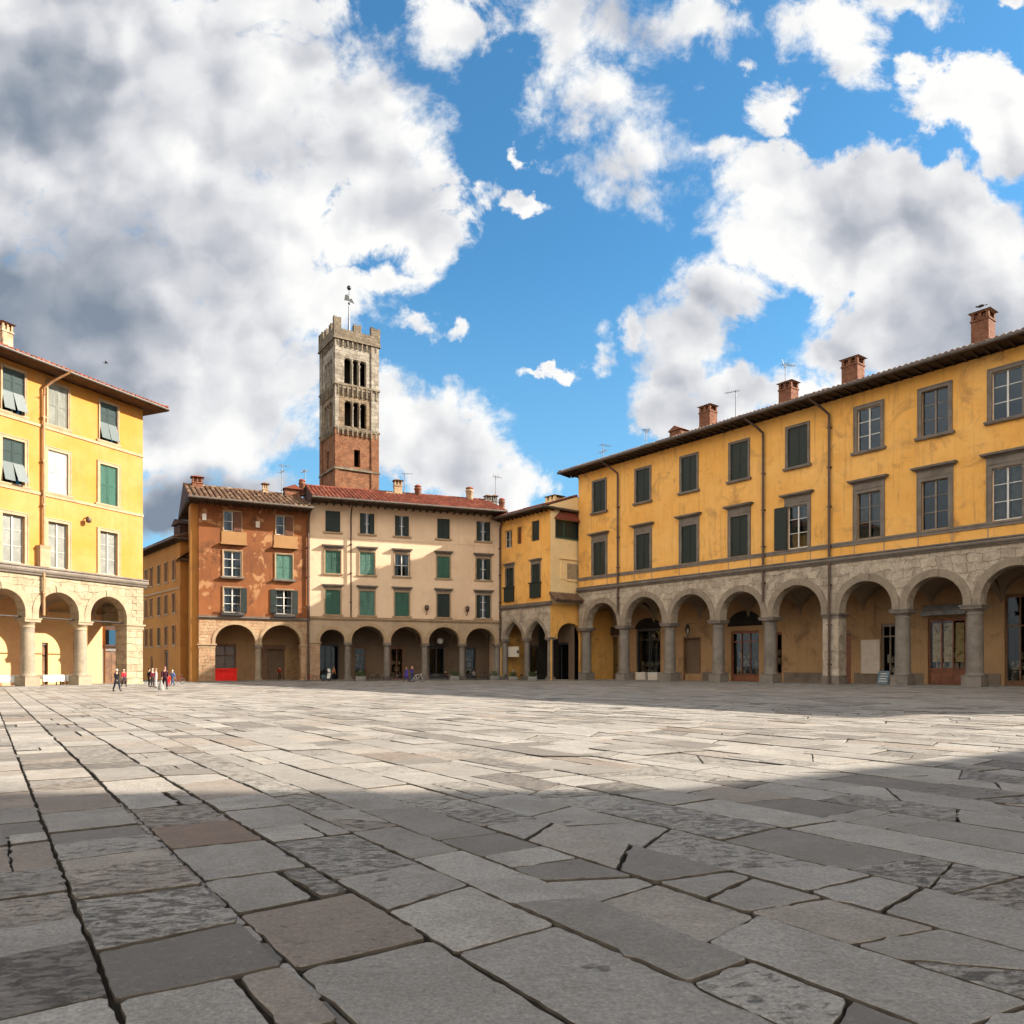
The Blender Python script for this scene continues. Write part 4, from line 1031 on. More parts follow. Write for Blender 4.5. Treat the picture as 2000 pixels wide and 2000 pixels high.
    for px_ in (832, 911):
        x = fr.u(px_); n = MB(); n.tube([(x, 0, 9.4), (x, -0.5, 9.6), (x, -0.5, 10.0)], 0.05, 6); n.lathe([(0.12, 9.95), (0.26, 10.05), (0.34, 10.6), (0.1, 10.8)], x, -0.5, 10); n.build('wall_lantern', M['copper'], b)
    rt, rz = roof(b, L, D, zt+0.25, 2.8, 0.37, M['tile_red'], tw=0.55, course=0.85, raf=1.0)
    for p, py, w, mat, kind in ((590, 940, 0.85, 'chimney', 'pot'), (777, 936, 1.15, 'render', 'hooded'), (816, 951, 0.95, 'chimney', 'pot'), (917, 955, 1.05, 'render', 'pot'), (953, 966, 0.95, 'grey_render', 'hooded'), (966, 966, 0.7, 'grey_render', 'hooded'), (980, 977, 0.9, 'chimney', 'pot')):
        yy = 5.5; chimney(rt, fr.u(p, yy), yy, w, w*0.9, rz-1.6, fr.z(p, py, yy), mat, kind, 'tile_red' if kind == 'pot' else 'tile_brown')
    yy = 5.5; x = fr.u(760, yy); n = MB(); n.box(x-.5, x+.6, 5, 6, rz-1.3, fr.z(760, 962, yy)); n.build('chimney', M['render'], rt)
    return b

# ============ small orange house with pointed arches in the corner
def build_small():
    fr = FR_S; b = put(fr, 'corner_house', 'small orange yellow house with pointed arches squeezed into the corner of the square', 'building')
    L = fr.L; D = 9.0; AD = 4.5; T = 0.8; zs = 6.0; zc = 10.35; zt = 23.6
    cols = [0.5, fr.u(1025), L-0.5]; hw = [0.45, 0.5, 0.5]
    mb = MB(); spans = arcade(mb, cols, hw, zs, zc, T, 0.1, 1.15, x0=0.0, x1=L, point=0.45); mb.build('arcade_wall', M['rubble'], b)
    for xl, xr in spans: archivolt(xl, xr, zs, 0.1, 0.44, M['ashlar'], b, 1.15, 0.45, key=False)
    for x in cols: column(x, 0.42, 0.43, zs, M['column'], b, 0.5, M['serena'])
    U = lambda p: fr.u(p, AD)
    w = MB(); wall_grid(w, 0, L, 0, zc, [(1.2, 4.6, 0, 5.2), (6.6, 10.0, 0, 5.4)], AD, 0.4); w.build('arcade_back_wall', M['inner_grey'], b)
    shopfront(b, AD+.2, 1.2, 4.6, 5.2, 'iron', 0, 2, None, seed=41, goods=False); shopfront(b, AD+.2, 6.6, 10.0, 5.4, 'iron', 0, 2, None, seed=42, goods=False)
    v = MB(); v.face([(0, .8, zc-.3), (0, AD, zc-.3), (L, AD, zc-.3), (L, .8, zc-.3)]); v.build('arcade_ceiling', M['inner_grey'], b)
    wn = [(994, 1.75, 1036, 1070, 'ajar0', 'sash'), (1015.5, 1.0, 1029, 1062, 'closed', 'shutter_brown'), (1047, 1.75, 1017, 1056, 'closed', 'shutter_dark'), (996, 1.8, 1110, 1150, 'closed', 'shutter_dark'), (1047, 1.8, 1102, 1141, 'closed', 'shutter_dark')]
    ops = []
    for p, ww, ya, yb, k, sh in wn:
        u = fr.u(p); ops.append((u-ww/2, u+ww/2, fr.z(p, yb), fr.z(p, ya)))
    wl = MB(); 
    for o in ops: pass
    # two bands so the openings need not share levels
    wall_grid(wl, 0, L, zc, 17.9, [o for o in ops if o[3] < 17.9]); wall_grid(wl, 0, L, 17.9, zt, [o for o in ops if o[3] >= 17.9]); shell(wl, L, D, 0, zt, right=False)
    wl.build('wall', M['ochre'], b)
    r = random.Random(6)
    for (p, ww, ya, yb, k, sh), o in zip(wn, ops):
        low = o[3] < 17.9
        q = window(b, (o[0]+o[1])/2, ww, o[2], o[3], 'glass' if k == 'ajar0' else 'closed', sh if k != 'ajar0' else None, 0.12 if low else 0.05, M['serena'] if low else M['ochre'], None, hood=(0.25, 0.22) if low else None, rnd=r, curt='curtain')
        if low:
            n = MB(); n.box(o[0]-0.15, o[1]+0.15, -0.35, 0.0, o[2]-1.9, o[2]+0.1); n.box(o[0]-0.3, o[1]+0.3, -0.5, 0.0, o[2]+.1, o[2]+.25); n.build('balcony', M['shutter_dark'], b)
    m = MB(); moulding(m, -0.0, L+0.3, zc, 10.95, 0.4); m.build('string_course', M['serena'], b)
    # right-hand side wall, plaster colour lightened as if sunlit: local y runs back along it
    SW = 8.5
    ld = (fr.u, )
    w = MB(); P = []
    def sq(y0, y1, z0, z1): w.face([(L, y0, z0), (L, y1, z0), (L, y1, z1), (L, y0, z1)])
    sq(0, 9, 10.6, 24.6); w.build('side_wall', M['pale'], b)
    w = MB()
    A = [(y, z) for y, z in arch_pts(1.3, 5.9, zs-0.2, 0.3, 0.85, 16)]
    w.face([(L, 0, zs-0.2), (L, 1.3, zs-.2), (L, 1.3, 10.6), (L, 0, 10.6)]); w.face([(L, 5.9, zs-.2), (L, 9, zs-.2), (L, 9, 10.6), (L, 5.9, 10.6)])
    w.face([(L, 0, 0), (L, .3, 0), (L, .3, zs), (L, 0, zs)])
    for (ya, za), (yb, zb) in zip(A, A[1:]):
        if yb-ya > 1e-6: w.face([(L, ya, za), (L, yb, zb), (L, yb, 10.6), (L, ya, 10.6)])
        w.face([(L, yb, zb), (L, ya, za), (L-.7, ya, za), (L-.7, yb, zb)])
    w.build('side_arch_wall', M['ochre'], b)
    w = MB(); w.box(L-3.5, L-3.4, 0.8, 9, 0, 9); w.build('side_arch_back', M['dark'], b)
    n = MB(); n.idx([(L+0.02, -0.3, 12.1), (L+0.02, 9.0, 12.1), (L+1.5, 9.0, 11.0), (L+1.5, -0.3, 11.0), (L+0.02, -0.3, 11.9), (L+0.02, 9.0, 11.9), (L+1.5, 9.0, 10.8), (L+1.5, -0.3, 10.8)], [(0, 3, 2, 1), (4, 5, 6, 7), (0, 4, 7, 3), (2, 6, 5, 1), (3, 7, 6, 2)])
    n.build('lean_to_roof', M['wood_dark'], b)
    n = MB()
    for k in range(17):
        y = -0.1+k*0.55; n.cur = RNG.random(); n.tube([(L+1.55, y, 11.08), (L+.1, y, 12.16)], 0.2, 8, 0.16)
    n.build('lean_to_tiles', M['tile_brown'], b)
    # loggia window and small window in the side wall
    n = MB(); n.box(L-0.3, L+0.05, 0.9, 6.5, 19.9, 22.3); n.build('loggia_window', M['shutter_dark'], b)
    n = MB(); n.prismz([(L+.06, 2.3), (L+.12, 2.3), (L+.12, 2.5), (L+.06, 2.5)], 19.9, 22.3); n.box(L+.05, L+.14, 0.8, 6.6, 19.75, 19.92); n.build('loggia_post', M['shutter_green'], b)
    n = MB(); n.box(L-.2, L+0.04, 3.0, 5.2, 14.2, 16.4); n.build('window', M['curtain_warm'], b)
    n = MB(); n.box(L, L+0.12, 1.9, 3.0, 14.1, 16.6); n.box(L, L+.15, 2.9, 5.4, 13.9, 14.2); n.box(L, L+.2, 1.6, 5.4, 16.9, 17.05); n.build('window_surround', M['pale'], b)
    n = MB(); n.cur = .6
    n.idx([(L-.2, .6, 22.5), (L+.9, .9, 22.2), (L+.9, 7, 22.2), (L-.2, 7, 22.6), (L-.2, 2.2, 24.0), (L-.2, 7, 24.1)], [(0, 1, 4), (1, 2, 5, 4), (2, 3, 5)])
    n.build('loggia_roof', M['tile_red'], b)
    rt, rz = roof(b, L, D, zt+0.25, 1.6, 0.33, M['tile_red'], oR=0.45, tw=0.5, raf=0.9)
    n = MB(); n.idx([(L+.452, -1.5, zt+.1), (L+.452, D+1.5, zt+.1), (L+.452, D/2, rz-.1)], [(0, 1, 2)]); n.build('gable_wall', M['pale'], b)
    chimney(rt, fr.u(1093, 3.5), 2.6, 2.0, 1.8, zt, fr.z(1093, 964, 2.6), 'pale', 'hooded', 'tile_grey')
    return b

# ============ shaded house up the alley
def build_alley():
    fr = FR_A; b = put(fr, 'alley_house', 'shaded dark orange house running up the alley behind the yellow palace', 'building')
    L = fr.L; D = 9; zt = 18.6
    cols = [fr.u(p) for p in (296, 311, 325, 340)]; ops = []
    for z0, z1 in ((13.6, 16.2), (9.2, 11.7), (4.9, 7.4)):
        for u in [cols[0]-5.2, cols[0]-2.6]+cols: ops.append((u-.62, u+.62, z0, z1))
    ops += [(cols[2]-.9, cols[2]+.9, 0, 4.2), (cols[0]-.5, cols[0]+.5, 0, 3.4)]
    w = MB(); wall_grid(w, 0, L, 0, zt, ops); shell(w, L, D, 0, zt); w.build('wall', M['alley'], b)
    r = random.Random(2)
    for i, o in enumerate(ops[:-2]): window(b, (o[0]+o[1])/2, 1.24, o[2], o[3], 'closed', 'shutter_brown' if i % 3 else 'shutter_dark', 0.1, M['serena_warm'], 0.12, rnd=r)
    for o in ops[-2:]: panel_door(b, 0.2, o[0]+.2, o[1]-.2, o[3]-.3, 'door_brown', 1)
    m = MB(); m.box(0, L, -0.12, 0.03, 12.2, 12.45); m.build('sill_course', M['serena_warm'], b)
    roof(b, L, D, zt+.2, 1.0, 0.35, M['tile_brown'], oR=0.8, tw=0.55, raf=0.8, gut=0.1)
    n = MB(); u = cols[-1]-0.2; n.box(u-1.3, u+1.4, 0.4, 3.5, zt, zt+2.4); n.prism([(u-1.6, zt+2.4), (u+1.7, zt+2.4), (u, zt+3.2)], 0.1, 3.8); n.build('roof_turret', M['tile_bed'], b)
    return b

# ============ bell tower
def build_tower():
    pc, Yc = 655, 136.0; X, Y = at(pc, Yc); phi = math.radians(32.3); rz = phi
    b = thing('bell_tower', 'tall medieval bell tower of brick and pale stone with ragged battlements behind the cream house', 'tower', (X, Y, 0), rz)
    Sd = 84*Yc/F/math.cos(math.radians(20.6)) - 0.1
    zz = lambda py: EYE + (HZ-py)*Yc/F
    zb, z1, z2, z3, z4, zp, zm = zz(913), zz(833), zz(748), zz(660), zz(640), zz(640), zz(616)
    def ring(mb, z0, z1, p):
        mb.box(-p, Sd+p, -p, Sd+p, z0, z1)
    def band(name, z0, z1, mat, win, rd=0.9, parent=b):
        w = MB(); wall_grid(w, 0, Sd, z0, z1, win, 0.0, rd)
        # left face (x = 0) with a narrow opening of the same height
        lw = [(Sd-0.0-o[1], Sd-o[0], o[2], o[3]) for o in win]
        m = MB(); wall_grid(m, 0, Sd, z0, z1, lw, 0.0, rd)
        w.idx([(y, Sd-x, z) for x, y, z in m.v], m.f)
        w.face([(Sd, 0, z0), (Sd, Sd, z0), (Sd, Sd, z1), (Sd, 0, z1)]); w.face([(Sd, Sd, z0), (0, Sd, z0), (0, Sd, z1), (Sd, Sd, z1)])
        return w.build(name, mat, parent)
    u = lambda p: (p-655)/(738.5-655)*Sd
    band('lower_shaft', 0, zb, M['tower_brick'], [])
    wv = (u(691), u(703), zz(906), zz(872)); band('brick_stage', zb, z1-0.6, M['tower_brick'], [wv])
    w2 = [(u(672.5), u(687.5), zz(828), zz(778)), (u(689), u(701), zz(828), zz(778)), (u(702.5), u(715.5), zz(828), zz(778))]
    band('lower_belfry', z1-0.6, z2-1.0, M['tower_tan'], w2)
    w1 = [(u(672), u(686.5), zz(746), zz(694)), (u(688.5), u(700), zz(746), zz(694)), (u(702), u(715), zz(746), zz(694))]
    band('upper_belfry', z2-1.0, z3+0.4, M['tower_stone'], w1)
    # arched heads and slim columns of the triple windows, both visible faces
    def both(fn, name, mat):
        m = MB(); fn(m); k = MB(); fn(k)
        m.idx([(y, Sd-x, z) for x, y, z in k.v], k.f)
        return m.build(name, mat, b)
    for ws, nm in ((w2, 'lower'), (w1, 'upper')):
        def heads(m):
            for a, e, c, d in ws:
                uc = (a+e)/2; r = (e-a)/2
                P = [(a, d-r)] + [(uc-r*math.cos(PI*i/8), d-r+r*math.sin(PI*i/8)) for i in range(1, 8)] + [(e, d-r)]
                for (xa, za), (xb, zb_) in zip(P, P[1:]):
                    m.face([(xa, 0.1, za), (xb, 0.1, zb_), (xb, 0.1, d+.02), (xa, 0.1, d+.02)]); m.face([(xa, .1, za), (xa, .6, za), (xb, .6, zb_), (xb, .1, zb_)])
        both(heads, 'window_heads', M['tower_stone'])
        for (a, e, c, d), (a2, e2, c2, d2) in zip(ws, ws[1:]):
            def slim(m): m.lathe([(0.22, c), (0.13, c+.2), (0.12, d-1.4), (0.26, d-1.0)], (e+a2)/2, -0.02, 10)
            m = MB(); slim(m); m.build('window_column', M['tower_stone'], b)
            k = MB(); slim(k); m = MB(); m.idx([(y, Sd-x, z) for x, y, z in k.v], k.f); m.build('window_column', M['tower_stone'], b)
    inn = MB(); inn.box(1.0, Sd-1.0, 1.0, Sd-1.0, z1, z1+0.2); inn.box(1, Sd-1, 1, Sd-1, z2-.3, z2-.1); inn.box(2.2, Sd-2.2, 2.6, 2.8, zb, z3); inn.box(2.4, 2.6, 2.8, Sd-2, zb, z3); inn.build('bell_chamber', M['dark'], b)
    # corner lesenes
    for za, zb_, mt in ((0, z1, M['tower_brick']), (z1, z3, M['tower_stone'])):
        for x0, x1, y0, y1 in ((-0.12, 0.55, -0.2, 0.1), (Sd-1.35, Sd+0.12, -0.2, 0.1), (-0.20, 0.1, 0.1, 0.6), (-0.20, 0.1, Sd-1.2, Sd+0.12)):
            m = MB(); m.box(x0, x1, y0, y1, za, zb_); m.build('corner_pilaster', mt, b)
    for z in (zb, z1, z2):
        m = MB(); ring(m, z-0.18, z+0.12, 0.30); ring(m, z+0.12, z+0.3, 0.18); m.build('string_course', M['tower_grey'], b)
    def corbels(z, n, h):
        def fn(m):
            st = Sd/n
            for k in range(n):
                x = (k+0.5)*st; m.box(x-0.14, x+0.14, -0.30, 0.0, z-h, z-0.18); r = st*0.36
                P = [(x-st/2, z-h*0.5)] + [(x-r*0+st*0 - r*math.cos(PI*i/6), z-h*.5+r*math.sin(PI*i/6)*0.7) for i in range(0)] + [(x+st/2, z-h*.5)]
            m.box(0, Sd, -0.20, 0.0, z-h*0.35, z-0.18)
        both(fn, 'corbel_table', M['tower_grey'])
    corbels(z1, 9, 1.2); corbels(z2, 9, 1.9); corbels(z3+0.4, 9, 1.5)
    # crown
    m = MB(); p = 0.32
    m.box(-p, Sd+p, -p, -p+0.9, z3+0.2, zp); m.box(-p, Sd+p, Sd+p-.9, Sd+p, z3+.2, zp); m.box(-p, -p+.9, -p+.9, Sd+p-.9, z3+.2, zp); m.box(Sd+p-.9, Sd+p, -p+.9, Sd+p-.9, z3+.2, zp)
    m.box(-p-.12, Sd+p+.12, -p-.12, Sd+p+.12, z3-0.05, z3+.22); m.face([(0, 0, zp-.5), (Sd, 0, zp-.5), (Sd, Sd, zp-.5), (0, Sd, zp-.5)])
    m.build('parapet', M['tower_grey'], b)
    r = random.Random(77); W = (Sd+2*p)
    def merl(x, y, alongx, w, h):
        m = MB(); n = 6
        a0 = x if alongx else y
        top = [zp+h*(1-0.16*r.random()-(0.10 if 0 < i < n else 0)) for i in range(n+1)]
        poly = [(a0, zp-.02), (a0+w, zp-.02)] + [(a0+w-w*i/n, top[i]) for i in range(n+1)]
        if alongx: m.prism(poly, y, y+0.8)
        else:
            k = MB(); k.prism(poly, x, x+0.8); m.idx([(yy, xx, z) for xx, yy, z in k.v], [f[::-1] for f in k.f])
        m.build('merlon', M['tower_grey'], b)
    for f, w, h in ((0.0, 0.15, 2.3), (0.42, 0.16, 1.55), (0.80, 0.2, 1.75)): merl(-p+f*W, -p, True, w*W, h)
    for f, w, h in ((0.2, .14, 1.5), (0.5, 0.14, 1.5), (0.80, 0.16, 1.7)): merl(-p, -p+f*W, False, w*W, h)
    for f, w, h in ((0.0, 0.16, 1.7), (0.35, 0.2, 1.3), (0.80, 0.2, 1.6)): merl(-p+f*W, Sd+p-.8, True, w*W, h)
    for f in (0.35, 0.62): merl(Sd+p-.8, -p+f*W, False, 0.15*W, 1.5)
    # mast with wind vane
    m = MB(); cx = cy = Sd*0.5
    m.tube([(cx, cy, zp-.5), (cx, cy, zz(575)+.6)], 0.26, 8, 0.12); m.box(cx-.9, cx+.5, cy-.5, cy+.5, zp-0.5, zp+1.6)
    o = m.build('mast', M['metal'], b)
    m = MB(); z = zz(575); m.ball((cx, cy, z+1.0), .22, .22, .22); m.tube([(cx, cy, z+1), (cx, cy, z+4.0)], .06, 6); m.ball((cx, cy, z+3.9), .40, .40, .42)
    m.prism([(cx-.9, z+1.4), (cx-.15, z+1.5), (cx+1.0, z+1.2), (cx+.5, z+2.0), (cx+.1, z+1.9), (cx-.3, z+2.6), (cx-.75, z+2.4)], cy-.05, cy+.05); m.build('wind_vane', M['iron'], o)
    return b

# ============ the block outside the frame whose shadow lies on the foreground
def build_shade_block():
    o = thing('tall_townhouse', 'tall townhouse beyond the right edge shading the foreground paving', 'building', (39.9, 11.9, 0), math.atan2(.527, .85))
    mb = MB(); mb.box(0, 26, -20, 0, 0, 19.8); 
    q = -o.rotation_euler.z
    def loc(X, Y): X -= 39.9; Y -= 11.9; return (X*math.cos(q)-Y*math.sin(q), X*math.sin(q)+Y*math.cos(q))
    mb.prismz([loc(41, -8), loc(52, -8), loc(52, 12.8), loc(41, 12.4)], 19.7, 31); mb.build('wall', M['ochre'], o)
    m = MB(); m.box(-0.6, 26.5, -20.5, 0.5, 19.8, 20.1); m.prismz([loc(40.6, -8.4), loc(52.4, -8.4), loc(52.4, 12.9), loc(40.6, 12.5)], 31.0, 31.4); m.build('roof', M['tile_bed'], o)
    m = MB()
    for z in (5, 10, 15):
        for k in range(5): m.box(2+k*4.6, 3.6+k*4.6, 0.0, 0.06, z, z+2.6)
        for k in range(4): m.box(-0.06, 0.0, -18+k*4.6, -16.4+k*4.6, z, z+2.6)
    m.build('shutters', M['shutter_dark'], o)
    return o
# ------------------------------------------------------------------ the square: earth bed and stone slabs laid in slanting rows
RD = Vector((-0.568, 0.823)); RE = Vector((0.823, 0.568))
def st2xy(s, t): return RD.x*s + RE.x*t, RD.y*s + RE.y*t

def clip(poly, p, n):
    """keep the side where (q-p).n <= 0"""
    out = []
    for i in range(len(poly)):
        a, b = poly[i], poly[(i+1) % len(poly)]
        da = (a[0]-p[0])*n[0]+(a[1]-p[1])*n[1]; db = (b[0]-p[0])*n[0]+(b[1]-p[1])*n[1]
        if da <= 0: out.append(a)
        if (da < 0 < db) or (db < 0 < da):
            k = da/(da-db); out.append((a[0]+(b[0]-a[0])*k, a[1]+(b[1]-a[1])*k))
    return out
def area(p): return 0.5*sum(p[i][0]*p[(i+1) % len(p)][1]-p[(i+1) % len(p)][0]*p[i][1] for i in range(len(p)))
def inset(poly, g):
    q = poly
    cx = sum(p[0] for p in poly)/len(poly); cy = sum(p[1] for p in poly)/len(poly)
    for i in range(len(poly)):
        a, b = poly[i], poly[(i+1) % len(poly)]
        dx, dy = b[0]-a[0], b[1]-a[1]; l = math.hypot(dx, dy)
        if l < 1e-4: continue
        n = (dy/l, -dx/l)
        gg = g if not isinstance(g, (list, tuple)) else g[i % len(g)]
        q = clip(q, (a[0]-n[0]*gg, a[1]-n[1]*gg), n)
        if len(q) < 3: return []
    return q

def ragged(poly, step, amp, rad, r):
    """subdivide the outline, nibble it, round the corners"""
    out = []; n = len(poly)
    for i in range(n):
        a = poly[i]; b = poly[(i+1) % n]; l = math.hypot(b[0]-a[0], b[1]-a[1])
        if l < rad*2.2:
            out.append(((a[0]+b[0])/2, (a[1]+b[1])/2)); continue
        ux, uy = (b[0]-a[0])/l, (b[1]-a[1])/l
        m = max(1, int((l-2*rad)/step)); 
        ra = rad*r.uniform(0.5, 1.6); rb = rad*r.uniform(0.5, 1.6)
        for k in range(m+1):
            d = ra + (l-ra-rb)*k/m
            q = 0 if k in (0, m) else r.gauss(0, amp)
            if 0 < k < m and r.random() < 0.07: q = -abs(r.gauss(0, amp*4))
            q += amp*2.2*mnoise.noise(Vector((a[0]*0.7+d*1.9, a[1]*0.7, i*3.1)))
            out.append((a[0]+ux*d - uy*q, a[1]+uy*d + ux*q))
    return out

def near_slab(mb, poly, z, r, step, amp):
    p = ragged(poly, step, amp, 0.026, r)
    if len(p) < 3 or area(p) < 0.01: return
    tx, ty = r.gauss(0, 0.0035), r.gauss(0, 0.0035)
    cx = sum(q[0] for q in p)/len(p); cy = sum(q[1] for q in p)/len(p)
    def zz(q): return z + (q[0]-cx)*tx + (q[1]-cy)*ty
    n = len(p); i0 = []
    rings = []
    for f, dz in ((0.0, -0.16), (0.0, -0.018), (0.003, -0.006), (0.009, 0.0)):
        ring = []
        for q in p:
            dx, dy = cx-q[0], cy-q[1]; l = math.hypot(dx, dy) or 1
            ff = f*r.uniform(0.7, 1.4) if f else 0
            ring.append((q[0]+dx/l*ff, q[1]+dy/l*ff, zz(q)+dz*(r.uniform(0.7, 1.2) if 0 > dz > -0.1 else 1)))
        rings.append(ring)
    v = [x for rg in rings for x in rg]; fs = []
    sd = []
    for j in range(3):
        for k in range(n): (sd if j < 2 else fs).append((j*n+k, j*n+(k+1) % n, (j+1)*n+(k+1) % n, (j+1)*n+k))
    fs.append(tuple(range(3*n, 4*n)))
    mb.idx(v, fs)
    b0 = len(mb.v)-len(v); mb.mi = 1
    for f in sd: mb.f.append(tuple(q+b0 for q in f)); mb.r.append(mb.cur); mb.m.append(1); mb.sm.append(False)
    mb.mi = 0

def build_ground():
    g = MB(); g.face([(-900, -300, -0.03), (900, -300, -0.03), (900, 2200, -0.03), (-900, 2200, -0.03)])
    structure(g.build('ground', M['earth']))
    r = random.Random(21); mb = MB()
    joints = [0.58, 1.52, 2.47, 3.33, 3.91, 4.65]
    while joints[-1] < 100: joints.append(joints[-1] + r.choice([0.62, 0.8, 0.86, 0.9, 0.95, 1.05, 1.15]))
    lo = [0.58]
    while lo[-1] > -42: lo.append(lo[-1] - r.choice([0.75, 0.86, 0.95, 1.1]))
    joints = lo[:0:-1] + joints
    # hand-read cross joints of the row between the second and third joint (px of the photo, on the row's middle)
    known = {}
    kk = [(640, 1880), (520, 1772), (455, 1712), (395, 1652), (350, 1610), (318, 1575), (298, 1546), (272, 1520)]
    known[1.52] = sorted([(lambda X, Y: RD.x*X+RD.y*Y)(*ground(px, py)) for px, py in kk])
    def tone():
        x = r.random()
        if x < 0.90: return r.uniform(0.02, 0.93)
        return r.uniform(0.86, 0.96)
    for ti in range(len(joints)-1):
        t0, t1 = joints[ti], joints[ti+1]
        tm = (t0+t1)/2
        # extent of s so that the slab row crosses the visible wedge
        s = -60.0
        wide = r.choice([0.006, 0.010, 0.016, 0.026]);
        if abs(t0-0.58) < .01: wide = 0.032
        if abs(t0-1.52) < .01: wide = 0.06
        ks = known.get(t0); s += r.random(); sk0 = 0.0
        while s < 150:
            ln = r.choice([0.5, 0.7, 0.85, 1.0, 1.3] if tm < 1.6 else [0.8, 1.0, 1.25, 1.5, 1.8, 2.3])*r.uniform(0.9, 1.1)
            flag = None
            if ks:
                nx = [k for k in ks if k > s+0.15]
                if s < ks[0] and s+ln > ks[0]: ln = ks[0]-s
                elif s >= ks[0]-0.01 and nx:
                    ln = nx[0]-s
                    if abs(s-ks[3]) < 0.05: flag = 0.985
            s1 = s+ln; X, Y = st2xy((s+s1)/2, tm)
            if Y < 1.2 or Y > 122 or abs(X) > 0.72*Y + 8: s = s1; sk0 = 0.0; continue
            far = math.hypot(X, Y)
            sk1 = r.gauss(0.0, 0.05) if ks or X < 0.3 else r.gauss(-0.04, 0.15)
            if ln < 1.0: sk1 *= 0.4
            base = [st2xy(s+sk0, t0), st2xy(s-sk0, t1), st2xy(s1-sk1, t1), st2xy(s1+sk1, t0)]; sk0 = sk1
            if area(base) < 0: base = base[::-1]
            mb.cur = flag if flag else tone(); mb.mi = 0
            if not flag and tm < 1.6 and Y < 16 and not ks and r.random() < .8: mb.cur = r.choice([r.uniform(0.0, 0.14), r.uniform(0.90, 0.955)])
            if far > 42:
                q = inset(base, 0.010+0.5*wide)
                if len(q) >= 3:
                    z = r.gauss(0, 0.004); n = len(q)
                    v = [(a, b, -0.05) for a, b in q]+[(a, b, z) for a, b in q]
                    mb.idx(v, [(k, (k+1) % n, n+(k+1) % n, n+k) for k in range(n)]+[tuple(range(n, 2*n))])
                s = s1; continue
            pieces = [base]
            if flag is None and r.random() < (0.34 if X > 0.3 else 0.12) and ln > 0.7:
                a = r.choice([r.uniform(-0.35, 0.35), r.uniform(-1.0, 1.0)]); cx, cy = st2xy(s+ln*r.uniform(.3, .7), tm+r.uniform(-.15, .15))
                n = (RD.x*math.cos(a)-RD.y*math.sin(a), RD.x*math.sin(a)+RD.y*math.cos(a))
                A = clip(base, (cx, cy), n); B = clip(base, (cx, cy), (-n[0], -n[1])); pieces = [p for p in (A, B) if len(p) >= 3 and abs(area(p)) > 0.06]
            if flag is None and len(pieces) == 1 and r.random() < .13:      # a slab laid as two narrow strips
                cx, cy = st2xy(s, t0+(t1-t0)*r.choice([.3, .5, .68])); n = (RE.x, RE.y)
                pieces = [p for p in (clip(base, (cx, cy), n), clip(base, (cx, cy), (-n[0], -n[1]))) if len(p) >= 3]
            col = mb.cur; z0 = r.gauss(0, 0.006)
            for p in pieces:
                q = inset(p, r.uniform(0.003, 0.008)+0.5*wide)
                if len(q) < 3: continue
                mb.cur = col if r.random() < .6 or flag else tone()
                if far < 16: near_slab(mb, q, z0+r.gauss(0, .003), r, 0.09, 0.0055)
                else: near_slab(mb, q, z0+r.gauss(0, .004), r, 0.30, 0.008)
            s = s1
    # the narrow filler stones lying in the widest joint
    t = 1.52; s = 1.5
    while s < 11:
        ln = r.uniform(0.25, 0.7); mb.cur = r.uniform(0.0, 0.3)
        q = [st2xy(s, t-0.028), st2xy(s, t+0.022), st2xy(s+ln-0.03, t+0.022), st2xy(s+ln-.03, t-.028)]
        if area(q) < 0: q = q[::-1]
        near_slab(mb, q, -0.012, r, 0.1, 0.005); s += ln
    o = mb.build('pavement', [M['paving'], M['grime']]); structure(o)
    # raised floors and kerbs of the arcades
    for fr, D, nm in ((FR_R, 6.6, 'right'), (FR_L, 6.1, 'left'), (FR_B, 5.1, 'b'), (FR_C, 5.3, 'c'), (FR_S, 4.6, 's')):
        m = MB(); x0 = 0.0 if fr is not FR_C else 0.02; x1 = fr.L
        P = [fr.w(x0, -0.55), fr.w(x1, -0.55), fr.w(x1, D), fr.w(x0, D)]
        dz = {'right': .12, 'left': .116, 'b': .108, 'c': .104, 's': .112}[nm]
        m.prismz([(p.x, p.y) for p in P], -0.2, dz)
        structure(m.build('arcade_floor', M['arcade_floor']))
        m = MB(); P = [fr.w(x0, -0.85), fr.w(x1, -0.85), fr.w(x1, -0.552), fr.w(x0, -0.552)]
        m.prismz([(p.x, p.y) for p in P], -0.2, dz+0.008); structure(m.build('kerb', M['kerb']))

